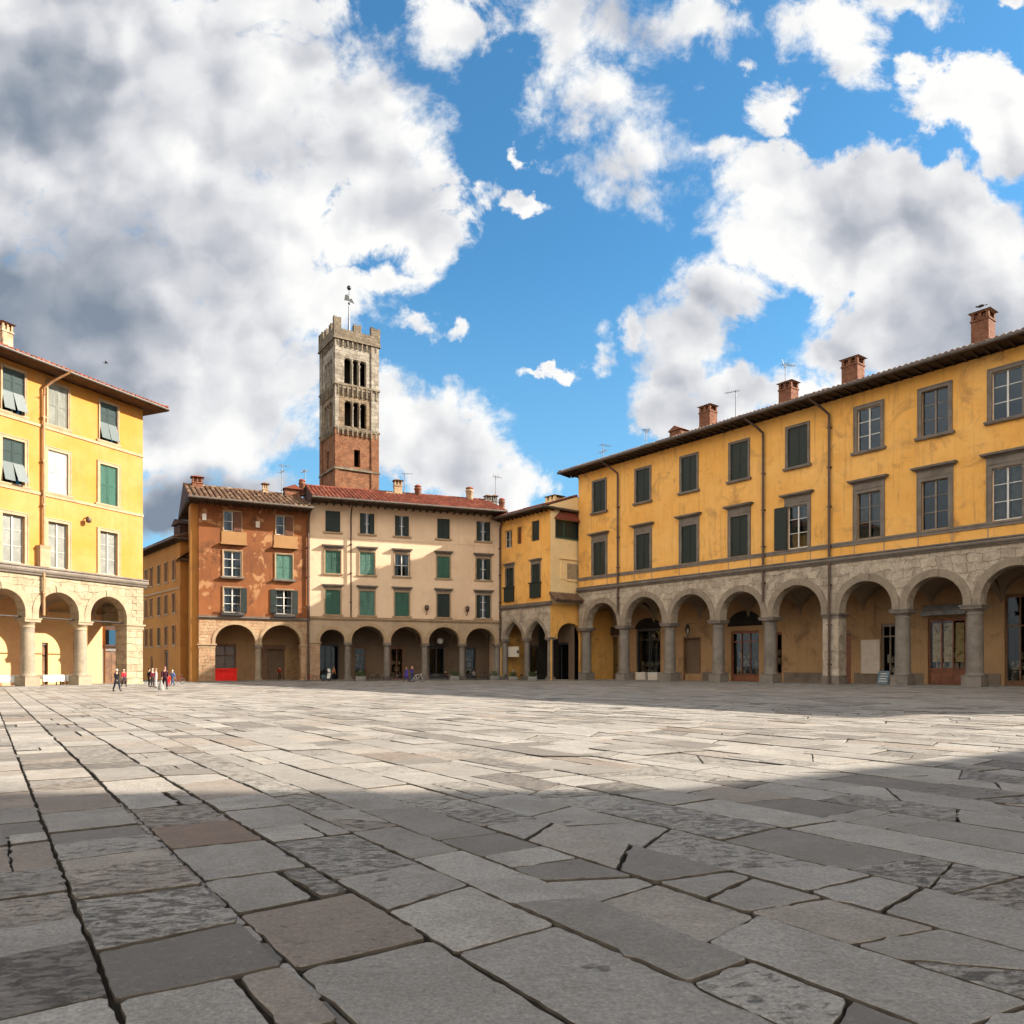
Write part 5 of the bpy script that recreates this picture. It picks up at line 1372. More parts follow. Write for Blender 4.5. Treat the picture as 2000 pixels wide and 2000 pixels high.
# ------------------------------------------------------------------ sky, sun, camera
def build_sky():
    w = bpy.data.worlds.new('World'); S.world = w; w.use_nodes = True
    nt = w.node_tree; nt.nodes.clear(); t = NT(nt)
    el = math.atan(SUN[2]/math.hypot(SUN[0], SUN[1])); az = math.atan2(SUN[0], SUN[1])
    out = t.n('ShaderNodeOutputWorld'); bg = t.n('ShaderNodeBackground')
    sky = t.n('ShaderNodeTexSky', sky_type='NISHITA'); sky.sun_disc = False
    sky.sun_elevation = el; sky.sun_rotation = az; sky.altitude = 50; sky.air_density = 1.0; sky.dust_density = 0.4; sky.ozone_density = 2.2
    d = t.n('ShaderNodeTexCoord').outputs['Generated']
    sp = t.n('ShaderNodeSeparateXYZ'); t.set(sp.inputs[0], d)
    yy = t.math('MAXIMUM', sp.outputs[1], 0.12)
    qx = t.math('DIVIDE', sp.outputs[0], yy); qz = t.math('DIVIDE', sp.outputs[2], yy)
    q0 = t.n('ShaderNodeCombineXYZ'); t.set(q0.inputs[0], qx); t.set(q0.inputs[1], qz); q = q0.outputs[0]
    # edges of the cloud field are pushed about by noise before the masses are read
    w1 = t.n('ShaderNodeTexNoise'); t.set(w1.inputs['Vector'], q); w1.inputs['Scale'].default_value = 7.0; w1.inputs['Detail'].default_value = 4; w1.inputs['Roughness'].default_value = 0.55
    w2 = t.n('ShaderNodeTexNoise'); t.set(w2.inputs['Vector'], q); w2.inputs['Scale'].default_value = 26.0; w2.inputs['Detail'].default_value = 5; w2.inputs['Roughness'].default_value = 0.65
    qw = t.vec('ADD', q, t.vec('SCALE', t.vec('SUBTRACT', w1.outputs['Color'], (0.5, 0.5, 0.5)), 0.11))
    qv2 = t.vec('ADD', qw, t.vec('SCALE', t.vec('SUBTRACT', w2.outputs['Color'], (0.5, 0.5, 0.5)), 0.055))
    def field(blobs, qv):
        acc = None
        for (px, py, rx, ry, *a) in blobs:
            c = ((px-1000)/F, (HZ-py)/F, 0); amp = a[0] if a else 1.0
            v = t.vec('MULTIPLY', t.vec('SUBTRACT', qv, c), (F/rx, F/ry, 0))
            l = t.vec('LENGTH', v, out=1)
            k = t.math('MULTIPLY_ADD', l, -amp, amp)
            acc = k if acc is None else t.math('SMOOTH_MAX', acc, k, 0.12)
        return acc
    base = field(CLOUDS, qv2)
    def puff(qv, sc=9.0, det=3.0):
        # rounded heads: fractal cells, bright in the middle of each
        v = t.n('ShaderNodeTexVoronoi', voronoi_dimensions='2D', feature='F1'); t.set(v.inputs['Vector'], qv)
        v.inputs['Scale'].default_value = sc; v.inputs['Detail'].default_value = det; v.inputs['Roughness'].default_value = 0.48; v.inputs['Lacunarity'].default_value = 2.3
        v.inputs['Randomness'].default_value = 1.0; v.normalize = True
        return v.outputs['Distance']
    def fbm(qv, det=9): return t.noise(qv, 7.5, det, 0.655, 0.4)
    n0 = fbm(q)
    # the puffs are broken up by a fine swirl so that no cell reads as a cell
    sw = t.n('ShaderNodeTexNoise'); t.set(sw.inputs['Vector'], q); sw.inputs['Scale'].default_value = 15.0; sw.inputs['Detail'].default_value = 4; sw.inputs['Roughness'].default_value = 0.6
    qs = t.vec('ADD', q, t.vec('SCALE', t.vec('SUBTRACT', sw.outputs['Color'], (0.5, 0.5, 0.5)), 0.075))
    p0 = puff(qs)
    D = t.math('ADD', t.math('MULTIPLY_ADD', base, 0.80, 0.04), t.math('MULTIPLY', t.math('SUBTRACT', n0, 0.5), 1.75))
    D = t.math('ADD', D, t.math('MULTIPLY', t.math('SUBTRACT', 0.30, p0), 0.75))
    # other directions get added dense cloud that lightens the shade
    ov = t.vec('SCALE', d, t.math('DIVIDE', 1.0, t.math('ADD', t.math('MAXIMUM', sp.outputs[2], 0.0), 0.35)))
    on = t.noise(ov, 1.7, 7, 0.6, 0.3)
    front = t.ramp(sp.outputs[1], 0.10, 0.45)
    Dm = t.n('ShaderNodeMix', data_type='FLOAT'); t.set(Dm.inputs[0], front); t.set(Dm.inputs[2], t.math('MULTIPLY_ADD', on, 2.5, -0.75)); t.set(Dm.inputs[3], D)
    D = Dm.outputs[0]
    # some rims are crisp, some trail off into veil
    wdt = t.ramp(t.noise(t.vec('ADD', q, (7, 3, 0)), 2.6, 2, 0.5), 0.40, 0.62, 0.22, 0.52)
    cv = t.math('DIVIDE', t.math('SUBTRACT', D, 0.02), wdt, clamp=True)
    cover = t.math('MULTIPLY', t.math('MULTIPLY', cv, cv), t.math('MULTIPLY_ADD', cv, -2.0, 3.0))
    # relief: the side turned to the sun (right and up) is the bright one
    n1 = t.noise(t.vec('ADD', qw, (0.030, 0.036, 0)), 6.0, 2, 0.5, 0.2)
    nl = t.noise(qw, 6.0, 2, 0.5, 0.2)
    p1 = puff(t.vec('ADD', qs, (0.014, 0.020, 0)), 7.5, 1.3); pl = puff(qs, 7.5, 1.3)
    rel = t.math('ADD', t.math('MULTIPLY', t.math('SUBTRACT', n1, nl), 1.35), t.math('MULTIPLY', t.math('SUBTRACT', pl, p1), 0.95))
    soft = t.noise(q, 3.4, 3, 0.5, 0.2)
    dark = t.math('ADD', field(SHADES, qw), t.math('MULTIPLY', t.math('SUBTRACT', soft, 0.5), 0.40))
    thick = t.ramp(t.math('MULTIPLY_ADD', base, 0.8, 0.1), 0.15, 0.75, 0.0, 0.15)
    sh = t.math('ADD', t.math('ADD', t.ramp(dark, -0.15, 0.95, 0.0, 0.80), thick), rel)
    sh = t.math('MULTIPLY', t.math('MAXIMUM', sh, 0.0), t.math('MULTIPLY_ADD', front, 0.8, 0.2), clamp=True)
    r = t.n('ShaderNodeValToRGB'); e = r.color_ramp.elements
    k = CLOUD_W
    e[0].position = 0; e[0].color = (1.0*k, 1.0*k, 0.985*k, 1); e[1].position = 1; e[1].color = (0.23*k, 0.285*k, 0.365*k, 1)
    for p, c in ((0.22, (0.82, 0.825, 0.845)), (0.5, (0.56, 0.58, 0.635)), (0.75, (0.37, 0.41, 0.475))):
        x = e.new(p); x.color = (c[0]*k, c[1]*k, c[2]*k, 1)
    t.set(r.inputs[0], sh)
    skyc = t.mix(1.0, t.vec('SCALE', sky.outputs[0], SKY_S), SKY_T, 'MULTIPLY')
    low = t.ramp(sp.outputs[2], 0.0, 0.50, 0.80, 0.0)
    skyc = t.mix(low, skyc, (0.30*k, 0.60*k, 0.86*k, 1))
    # unseen clouds behind the viewer, added bright and warm to fill the shade
    fillv = t.math('MULTIPLY_ADD', t.math('MULTIPLY', t.ramp(sp.outputs[2], 0.45, 0.92, 1.0, 0.0), t.ramp(sp.outputs[2], 0.0, 0.36, 0.25, 1.0)), BACK_FILL-0.55, 0.55)
    fill_bank = t.vec('MULTIPLY', t.vec('SCALE', r.outputs[0], fillv), (1.05, 0.99, 0.90))
    cl = t.mix(front, fill_bank, r.outputs[0])
    fin = t.mix(cover, skyc, cl)
    t.set(bg.inputs[0], fin); bg.inputs[1].default_value = 1.0
    t.L.new(bg.outputs[0], out.inputs[0])
    try: w.cycles.sampling_method = 'MANUAL'; w.cycles.sample_map_resolution = 512
    except Exception: pass
    L = bpy.data.lights.new('sun', 'SUN'); L.energy = SUN_E; L.angle = math.radians(0.6); L.color = (1.0, 0.925, 0.80)
    o = bpy.data.objects.new('sun', L); C.objects.link(o); o.location = (60, 10, 60)
    o.rotation_euler = Vector((-SUN[0], -SUN[1], -SUN[2])).to_track_quat('-Z', 'Y').to_euler()

def build_camera():
    c = bpy.data.cameras.new('camera'); o = bpy.data.objects.new('camera', c); C.objects.link(o)
    o.location = (0, 0, EYE); o.rotation_euler = (PI/2, 0, 0)
    c.sensor_width = 36; c.sensor_fit = 'HORIZONTAL'; c.lens = 36*F/2000; c.shift_y = (HZ-1000)/2000
    c.clip_start = 0.05; c.clip_end = 5000
    S.camera = o
SUN = (1.0, 0.03, 0.537); SUN_E = 5.0; SKY_S = 0.087; SKY_T = (0.40, 0.80, 0.92, 1); CLOUD_W = 0.366; BACK_FILL = 2.5
CLOUDS = [(120, 150, 500, 440), (420, 430, 300, 240), (330, 480, 260, 220), (1880, 590, 120, 100), (330, 680, 260, 190), (250, 790, 330, 170), (500, 760, 130, 130), (350, 960, 170, 90, .8), (1880, 600, 220, 160), (1990, 720, 200, 140), (1560, 800, 120, 70), (470, 230, 360, 250), (660, 240, 220, 200), (770, 400, 170, 130), (180, 560, 430, 400), (470, 620, 200, 240), (620, 575, 160, 70, .8), (740, 545, 110, 40, .7), (400, 800, 270, 140), (420, 880, 200, 90), (560, 740, 120, 110), (815, 612, 55, 26, .7), (890, 608, 26, 28, .7),
          (800, 850, 150, 130), (890, 900, 130, 110), (990, 950, 100, 60), (740, 770, 80, 60), (560, 850, 60, 60, .7),
          (610, 20, 120, 55, .5), (890, 60, 105, 130, .6), (1120, 60, 130, 150, .6), (1290, 60, 180, 120, .7), (1045, 190, 60, 110, .5), (1160, 200, 150, 80, .6), (1230, 300, 170, 75, .65), (1255, 360, 120, 55, .55), (1380, 285, 100, 34, .45),
          (1630, 40, 120, 85, .65), (1650, 120, 60, 80, .6), (1790, 10, 150, 40, .55), (1530, 195, 72, 56, .6), (1970, 12, 45, 26, .7),
          (1900, 190, 130, 100), (1970, 270, 130, 120), (1790, 130, 55, 32, .7),
          (1520, 350, 130, 80), (1660, 390, 190, 120), (1820, 370, 220, 120), (1920, 450, 200, 140), (1620, 480, 180, 110), (1480, 480, 110, 110), (1420, 570, 110, 100), (1345, 650, 110, 100), (1330, 720, 80, 60), (1360, 780, 120, 70), (1450, 770, 120, 60), (1820, 650, 280, 160), (1940, 560, 200, 130), (1640, 690, 100, 80), (1520, 770, 140, 50),
          (1168, 692, 36, 52, .75), (1240, 640, 32, 46, .75), (1100, 722, 44, 13, .6), (1050, 726, 32, 11, .6), (1020, 318, 20, 28, .6), (1020, 420, 52, 22, .6), (1475, 120, 26, 20, .5), (330, 985, 130, 50, .7), (500, 960, 160, 50, .6)]
SHADES = [(20, 200, 430, 420, .70), (30, 600, 560, 320, .95), (0, 740, 460, 190, .9), (340, 500, 130, 120, .45), (600, 300, 250, 140, .34), (440, 120, 150, 170, .28), (400, 985, 330, 90, .9), (880, 950, 130, 80, .35), (1740, 450, 230, 80, .55), (1900, 670, 340, 170, .62), (1640, 660, 180, 80, .32), (1400, 610, 170, 120, .40), (1330, 730, 130, 120, .42), (1200, 30, 260, 80, .26), (1370, 790, 180, 80, .38), (1940, 300, 100, 70, .22), (880, 60, 70, 90, .22)]
# ------------------------------------------------------------------ people
def skin_obj(name, verts, edges, radii, mat, parent=None, root=0, sub=1):
    me = bpy.data.meshes.new(name); me.from_pydata([tuple(v) for v in verts], edges, []); me.materials.append(mat)
    o = bpy.data.objects.new(name, me); C.objects.link(o)
    if parent: o.parent = parent
    m = o.modifiers.new('Skin', 'SKIN'); m.use_smooth_shade = True; m.branch_smoothing = 0.5
    for i, sv in enumerate(me.skin_vertices[0].data):
        r = radii[i]; sv.radius = (r, r) if not isinstance(r, tuple) else r
        sv.use_root = (i == root)
    if sub:
        s = o.modifiers.new('Subdivision', 'SUBSURF'); s.levels = sub; s.render_levels = sub
    return o

def person(x, y, h, heading, label, top, legs, hair=(0.03, 0.02, 0.015), pose='walk', shoes=(0.03, 0.03, 0.03), long_hair=False, z=0.0, bag=None, group=None, top_long=0.0, bald=False):
    """A figure of height h facing `heading` (radians, 0 = towards -y). Proportions for 1.75 m, scaled."""
    k = h/1.75; V = []; E = []; R = []
    def a(p, r, par=None):
        V.append((p[0]*k, p[1]*k, p[2]*k)); R.append((r[0]*k, r[1]*k) if isinstance(r, tuple) else r*k)
        if par is not None: E.append((par, len(V)-1))
        return len(V)-1
    sit = pose == 'sit'
    hz = 0.50 if sit else 0.93
    step = {'walk': 0.26, 'stand': 0.03, 'sit': 0, 'push': 0.2}[pose]
    pel = a((0, 0, hz), (.16, .11)); wai = a((0, 0, hz+.17), (.135, .095), pel); che = a((0, -.01, hz+.40), (.17, .115), wai); nk0 = a((0, 0, hz+.545), .065, che); nk = a((0, -.02, hz+.61), .052, nk0)
    hd = a((0, -.035, hz+.69), (.075, .085), nk); hd2 = a((0, -.03, hz+.775), (.072, .085), hd); nose = a((0, -.125, hz+.685), .014, hd)
    J = {}
    for s in (-1, 1):
        sh = a((s*.185, 0, hz+.50), .062, che)
        if pose == 'push': el_, wr = (s*.20, -.16, hz+.27), (s*.18, -.40, hz+.22)
        elif sit: el_, wr = (s*.24, -.06, hz+.24), (s*.16, -.30, hz+.16)
        else: el_, wr = (s*.235, s*step*.35+.02, hz+.22), (s*.24, s*step*.75-.06, hz-.02)
        e = a(el_, .044, sh); w = a(wr, .03, e)
        d = (Vector(wr)-Vector(el_)).normalized(); side = Vector((0, -1, 0)) if abs(d.y) < .8 else Vector((s*-1, 0, 0))
        pm = a(tuple(Vector(wr)+d*.06), (.036, .02), w)
        for q, (off, ln) in enumerate(((-.03, .075), (-.01, .085), (.01, .08), (.028, .062))):
            b0 = Vector(wr)+d*.09+side*off; f1 = a(tuple(b0+d*ln*.5), .0088, pm); a(tuple(b0+d*ln*.9+Vector((-s*.018, 0, 0))), .0078, f1)
        t1 = a(tuple(Vector(wr)+d*.045+side*.045), .010, pm); a(tuple(Vector(wr)+d*.085+side*.058), .009, t1)
        if sit: kn, an = (s*.11, -.42, hz+.0), (s*.12, -.40, .09)
        else: kn, an = (s*.10, -s*step*.55-.03, hz-.44), (s*.10, -s*step*1.05+.03, .085)
        hp = a((s*.095, 0, hz-.06), .095, pel); kk_ = a(kn, .06, hp); ca = a(tuple((Vector(kn)*.7+Vector(an)*.3)), .057, kk_); ak = a(an, .036, ca); ft = a((an[0], an[1]-.14, .035), .032, ak)
        J[s] = (sh, e, w, hp, kk_, ca, ak, ft)
    body = skin_obj('person', V, E, R, M['skin'])
    body.location = (x, y, z); body.rotation_euler = (0, 0, heading)
    tag(body, label, 'person', group)
    def sub(name, ids, grow, mat, extra=None):
        mp = {i: n for n, i in enumerate(ids)}
        vs = [V[i] for i in ids]; es = [(mp[p], mp[q]) for p, q in E if p in mp and q in mp]
        rr = [tuple(c*grow[0]+grow[1]*k for c in (R[i] if isinstance(R[i], tuple) else (R[i], R[i]))) for i in ids]
        return skin_obj(name, vs, es, rr, mat, body)
    T = cloth('cloth_%s' % '_'.join('%02d' % int(c*99) for c in top), top); G = cloth('cloth_%s' % '_'.join('%02d' % int(c*99) for c in legs), legs)
    sub('jacket', [pel, wai, che, nk0] + [J[s][q] for s in (-1, 1) for q in (0, 1, 2)], (1.10, 0.020), T)
    sub('trousers', [pel, wai] + [J[s][q] for s in (-1, 1) for q in (3, 4, 5, 6)], (1.04, 0.012), G)
    for s in (-1, 1):
        f = MB(); an = Vector(V[J[s][6]]); ft = Vector(V[J[s][7]])
        f.ball((an.x, (an.y+ft.y)/2-.02*k, .045*k), .05*k, .14*k, .05*k, 10, 6); f.build('shoe', cloth('shoe_%d' % int(shoes[0]*99), shoes), body)
    hh = MB(); c = (0, -.018*k, (hz+.755)*k)
    hh.ball((c[0], c[1]+.016*k, c[2]+.024*k), .092*k, .103*k, .088*k, 14, 8)
    if long_hair: hh.ball((0, .045*k, (hz+.62)*k), .085*k, .06*k, .16*k, 12, 8)
    if not bald: hh.build('hair', cloth('hair_%02d_%02d' % (int(hair[0]*99), int(hair[1]*99)), hair), body)
    ey = MB()
    for s in (-1, 1): ey.ball((s*.030*k, -.113*k, (hz+.725)*k), .011*k, .008*k, .008*k, 8, 5)
    ey.build('eyes', M['ink'], body)
    if top_long:
        sk = MB(); sk.lathe([(.15*k, (hz+.12)*k), (.19*k, (hz-.1)*k), ((.2+top_long*.15)*k, (hz-.1-top_long)*k)], 0, 0, 14); sk.build('coat_skirt', T, body)
    if False:
        bg = MB(); bg.ball((.30*k, 0.02, (hz-.25)*k), .10*k, .16*k, .17*k, 10, 6); bg.tube([(.30*k, .08*k, (hz-.12)*k), (.27*k, 0, (hz+.02)*k), (.30*k, -.08*k, (hz-.12)*k)], .012*k, 5)
        o = bg.build('bag', cloth('bag', bag)); o.location = (x, y, z); o.rotation_euler = (0, 0, heading)
        tag(o, 'shoulder bag carried by ' + label.split(' ', 1)[0].lower() + ' person near the alley' if False else bag_label, 'bag')
    return body
bag_label = ''

# ------------------------------------------------------------------ small things of the square
def bicycle(x, y, rz, label, frame=(0.5, 0.5, 0.5), group=None, z=0.0, s=1.0):
    b = thing('bicycle', label, 'bicycle', (x, y, z), rz, group); b.scale = (s, s, s)
    fm = cloth('paint_%d' % int(frame[0]*99), frame)
    for cx in (-0.53, 0.53):
        m = MB(); m.torus((cx, 0, .34), .32, .022, 'y', 24, 6); o = m.build('wheel', M['rubber'], b)
        m = MB(); m.torus((cx, 0, .34), .29, .010, 'y', 24, 5); m.ball((cx, 0, .34), .03, .05, .03)
        for q in range(8): m.tube([(cx, 0, .34), (cx+.28*math.cos(q*PI/4), 0, .34+.28*math.sin(q*PI/4))], .004, 4)
        m.build('rim', M['metal'], o)
    m = MB()
    for p in ([(-.53, 0, .34), (-.12, 0, .32)], [(-.12, 0, .32), (-.2, 0, .82)], [(-.2, 0, .78), (.36, 0, .84)], [(-.12, 0, .32), (.38, 0, .76)], [(-.53, 0, .34), (-.2, 0, .76)], [(.53, 0, .34), (.36, 0, .95)]): m.tube(p, .02, 6)
    m.build('frame', fm, b)
    m = MB(); m.tube([(.28, -.28, 1.0), (.38, -.1, .98), (.36, 0, .95), (.38, .1, .98), (.28, .28, 1.0)], .015, 6); m.build('handlebar', M['metal'], b)
    m = MB(); m.ball((-.22, 0, .88), .13, .08, .04); m.build('saddle', M['rubber'], b)
    m = MB(); m.tube([(-.12, -.1, .22), (-.12, -.1, .32), (-.12, .1, .32), (-.12, .1, .42)], .012, 5); m.build('pedals', M['metal'], b)
    return b

def scooter(x, y, rz, label, s=1.0):
    b = thing('motor_scooter', label, 'scooter', (x, y, 0.0), rz); b.scale = (s, s, s)
    for cx in (-.55, .62):
        m = MB(); m.torus((cx, 0, .24), .18, .07, 'y', 18, 8); o = m.build('wheel', M['rubber'], b); m = MB(); m.lathe([(.10, -.03), (.10, .03)], 0, 0, 14); m.v = [(cx+px, pz, .24+py) for px, py, pz in m.v]; m.build('rim', M['metal'], o)
    body = cloth('scooter_paint', (0.10, 0.16, 0.20))
    m = MB(); m.ball((-.42, 0, .55), .42, .19, .24, 14, 8); m.box(-.2, .4, -.15, .15, .26, .33); m.build('body', body, b)
    m = MB(); m.prism([(.34, .3), (.52, .3), (.70, .95), (.58, 1.0)], -.2, .2); m.ball((.60, 0, .42), .2, .1, .14); m.build('leg_shield', M['white'], b)
    m = MB(); m.ball((.62, 0, 1.02), .10, .15, .11); m.tube([(.5, -.33, 1.05), (.6, 0, 1.06), (.5, .33, 1.05)], .02, 6); m.build('handlebar', body, b)
    m = MB(); m.ball((.71, 0, 1.0), .04, .07, .07); m.build('headlight', M['lampglass'], b)
    m = MB(); m.ball((-.38, 0, .78), .38, .15, .08); m.build('seat', M['rubber'], b)
    m = MB(); m.prism([(.60, 1.1), (.64, 1.1), (.52, 1.5), (.49, 1.5)], -.2, .2); m.build('windscreen', M['lampglass'], b)
    m = MB()
    for s_ in (-1, 1): m.tube([(.58, s_*.2, 1.06), (.56, s_*.3, 1.25)], .008, 5); m.ball((.56, s_*.32, 1.28), .03, .07, .05)
    m.build('mirrors', M['iron'], b)
    return b

def cafe_table(loc, label):
    b = thing('cafe_table', label, 'table', loc, 0, 'cafe tables under the cream house arches')
    m = MB(); m.lathe([(.40, .72), (.42, .74), (.42, .76), (.40, .77)], 0, 0, 20); m.build('table_top', M['zinc'], b)
    m = MB(); m.lathe([(.25, 0), (.22, .03), (.035, .06), (.03, .72)], 0, 0, 12); m.build('pedestal', M['iron'], b)
    return b
def cafe_chair(loc, rz, label):
    b = thing('cafe_chair', label, 'chair', loc, rz, 'dark cafe chairs under the arcade')
    m = MB(); m.box(-.22, .22, -.22, .22, .43, .47); m.build('seat', M['wicker'], b)
    m = MB(); m.box(-.22, .22, .19, .23, .58, .92); m.box(-.21, -.17, .19, .23, .47, .58); m.box(.17, .21, .19, .23, .47, .58); m.build('backrest', M['wicker'], b)
    for sx in (-1, 1):
        for sy in (-1, 1):
            m = MB(); m.tube([(sx*.19, sy*.19, .43), (sx*.21, sy*.22, 0)], .018, 6); m.build('leg', M['iron'], b)
    return b
def planter(loc, label, s=1.0, box=True):
    b = thing('planter', label, 'planter', loc, RNG.uniform(0, .5)); b.scale = (s, s, s)
    m = MB()
    if box: m.taper(-.5, .5, -.22, .22, 0.0, .5, .05)
    else: m.lathe([(.22, 0), (.32, .5), (.36, .5), (.36, .58), (.30, .58)], 0, 0, 16)
    m.build('pot', M['terracotta'] if not box else M['grey_render'], b)
    m = MB(); r = RNG
    for i in range(420):
        a = r.uniform(0, 2*PI); q = math.sqrt(r.random()); z = .5 + .55*r.random()**1.3
        x, y = q*math.cos(a)*(.55 if box else .4)*(1.15-.5*(z-.5)), q*math.sin(a)*.34*(1.15-.5*(z-.5))
        n = Vector((r.gauss(0, 1), r.gauss(0, 1), r.gauss(0.3, 1))).normalized(); t_ = n.orthogonal().normalized(); u_ = n.cross(t_); w_ = .05
        c = Vector((x, y, z)); m.face([c-t_*w_, c+u_*w_*.6, c+t_*w_, c-u_*w_*.6])
    m.build('shrub', M['leaf'], b)
    return b
def market_table(loc, rz, w, label):
    b = thing('market_table', label, 'table', loc, rz, 'cloth covered tables in the sunlit arcade')
    m = MB(); m.box(-w/2, w/2, -.55, .55, .92, .97); m.build('table_top', M['panel'], b)
    for sx in (-1, 1):
        for sy in (-1, 1): m = MB(); m.box(sx*(w/2-.1)-.04, sx*(w/2-.1)+.04, sy*.45-.04, sy*.45+.04, 0, .92); m.build('leg', M['door_brown'], b)
    return b
def table_cloth(loc, rz, w, label, drop=.62):
    m = MB(); n = int(w*6); r = RNG
    o_ = []
    for i in range(n+1):
        x = -w/2-.03+(w+.06)*i/n; f = .03*math.sin(i*1.7)+.02*math.sin(i*.6)
        o_.append([(x, -.60-f, .99-drop+.05*math.sin(i*.9)), (x, -.59-f*.4, .93), (x, -.56, .985), (x, .56, .985), (x, .59, .6)])
    old = m.smooth; m.smooth = True; v = [p for q in o_ for p in q]
    m.idx(v, [(i*5+j, (i+1)*5+j, (i+1)*5+j+1, i*5+j+1) for i in range(n) for j in range(4)]); m.smooth = False
    for s, q in ((-1, o_[0]), (1, o_[-1])): m.face([(q[1][0], -.59, .6), (q[1][0], .59, .6), (q[1][0], .56, .985), (q[1][0], -.56, .985)])
    o = m.build('tablecloth', M['white']); o.location = loc; o.rotation_euler = (0, 0, rz)
    return tag(o, label, 'tablecloth', 'white cloths on the arcade tables')
def goods_crate(loc, rz, label):
    b = thing('produce_crate', label, 'crate', loc, rz)
    m = MB(); m.box(-.3, .3, -.2, .2, 0, .02); m.box(-.3, -.28, -.2, .2, .02, .2); m.box(.28, .3, -.2, .2, .02, .2); m.box(-.28, .28, -.2, -.18, .02, .2); m.box(-.28, .28, .18, .2, .02, .2); m.build('box', M['serena_warm'], b)
    m = MB()
    for i in range(14): m.ball((RNG.uniform(-.22, .22), RNG.uniform(-.12, .12), .17), .06, .06, .06, 8, 5)
    m.build('fruit', M['terracotta'], b)
    return b

def antenna(base, h, label, kind=0, rz=0.0):
    b = thing('tv_antenna', label, 'antenna', base, rz, 'television antennas on the roofs')
    m = MB(); m.tube([(0, 0, 0), (0, 0, h)], .055, 6); m.build('mast', M['metal'], b)
    m = MB(); w = 1.7
    m.tube([(-w*.25, 0, h-.15), (w*.75, 0, h-.15)], .035, 5)
    for i in range(7): x = -w*.2+w*.9*i/6; q = .55-.05*i; m.tube([(x, -q, h-.13), (x, q, h-.13)], .022, 5)
    if kind == 1:
        m.tube([(0, -.9, h-1.0), (0, .9, h-1.0)], .035, 5)
        for i in range(5): y = -.8+.4*i; m.tube([(-.45, y, h-1.0), (.45, y, h-1.0)], .022, 5)
    if kind == 2:
        for q in (-1, 1): m.tube([(0, 0, h-.6), (q*.5, 0, h+.4)], .03, 5)
    m.build('aerial', M['metal'], b)
    return b
def bird(loc, rz, label, flying=True, s=1.0):
    b = thing('bird', label, 'bird', loc, rz); b.scale = (s, s, s)
    m = MB(); m.ball((0, 0, 0), .30, .10, .10, 12, 8); m.ball((.30, 0, .05), .09, .07, .08, 10, 6); m.idx([(.37, -.02, .05), (.37, .02, .05), (.46, 0, .04), (-.28, -.07, 0), (-.28, .07, 0), (-.55, .1, .0), (-.55, -.1, .0)], [(0, 1, 2), (3, 4, 5, 6)]); m.build('body', M['ink'], b)
    for q in (-1, 1):
        m = MB(); 
        if flying: m.idx([(.16, q*.06, .03), (-.14, q*.06, .03), (-.10, q*.45, .16), (.10, q*.42, .18), (-.22, q*.85, .08), (.16, q*.06, .06), (-.14, q*.06, .06), (-.10, q*.45, .19), (.10, q*.42, .21)], [(0, 1, 2, 3), (3, 2, 4), (8, 7, 6, 5), (8, 4, 7)])
        else: m.ball((-.05, q*.09, .02), .24, .03, .09, 8, 6)
        m.build('wing', M['ink'], b)
    if not flying:
        m = MB(); m.tube([(0, -.03, -.08), (0, -.03, -.2)], .012, 4); m.tube([(0, .03, -.08), (0, .03, -.2)], .012, 4); m.build('legs', M['ink'], b)
    return b

def text_mesh(txt, size, mat, parent, loc, rot, name='lettering', ext=0.01):
    cu = bpy.data.curves.new(name, 'FONT'); cu.body = txt; cu.size = size; cu.extrude = ext; cu.align_x = 'CENTER'; cu.align_y = 'CENTER'
    tmp = bpy.data.objects.new('tmp', cu); C.objects.link(tmp)
    dg = bpy.context.evaluated_depsgraph_get(); me = bpy.data.meshes.new_from_object(tmp.evaluated_get(dg)); bpy.data.objects.remove(tmp)
    me.name = name; me.materials.clear(); me.materials.append(mat)
    o = bpy.data.objects.new(name, me); C.objects.link(o); o.parent = parent; o.location = loc; o.rotation_euler = rot
    return o

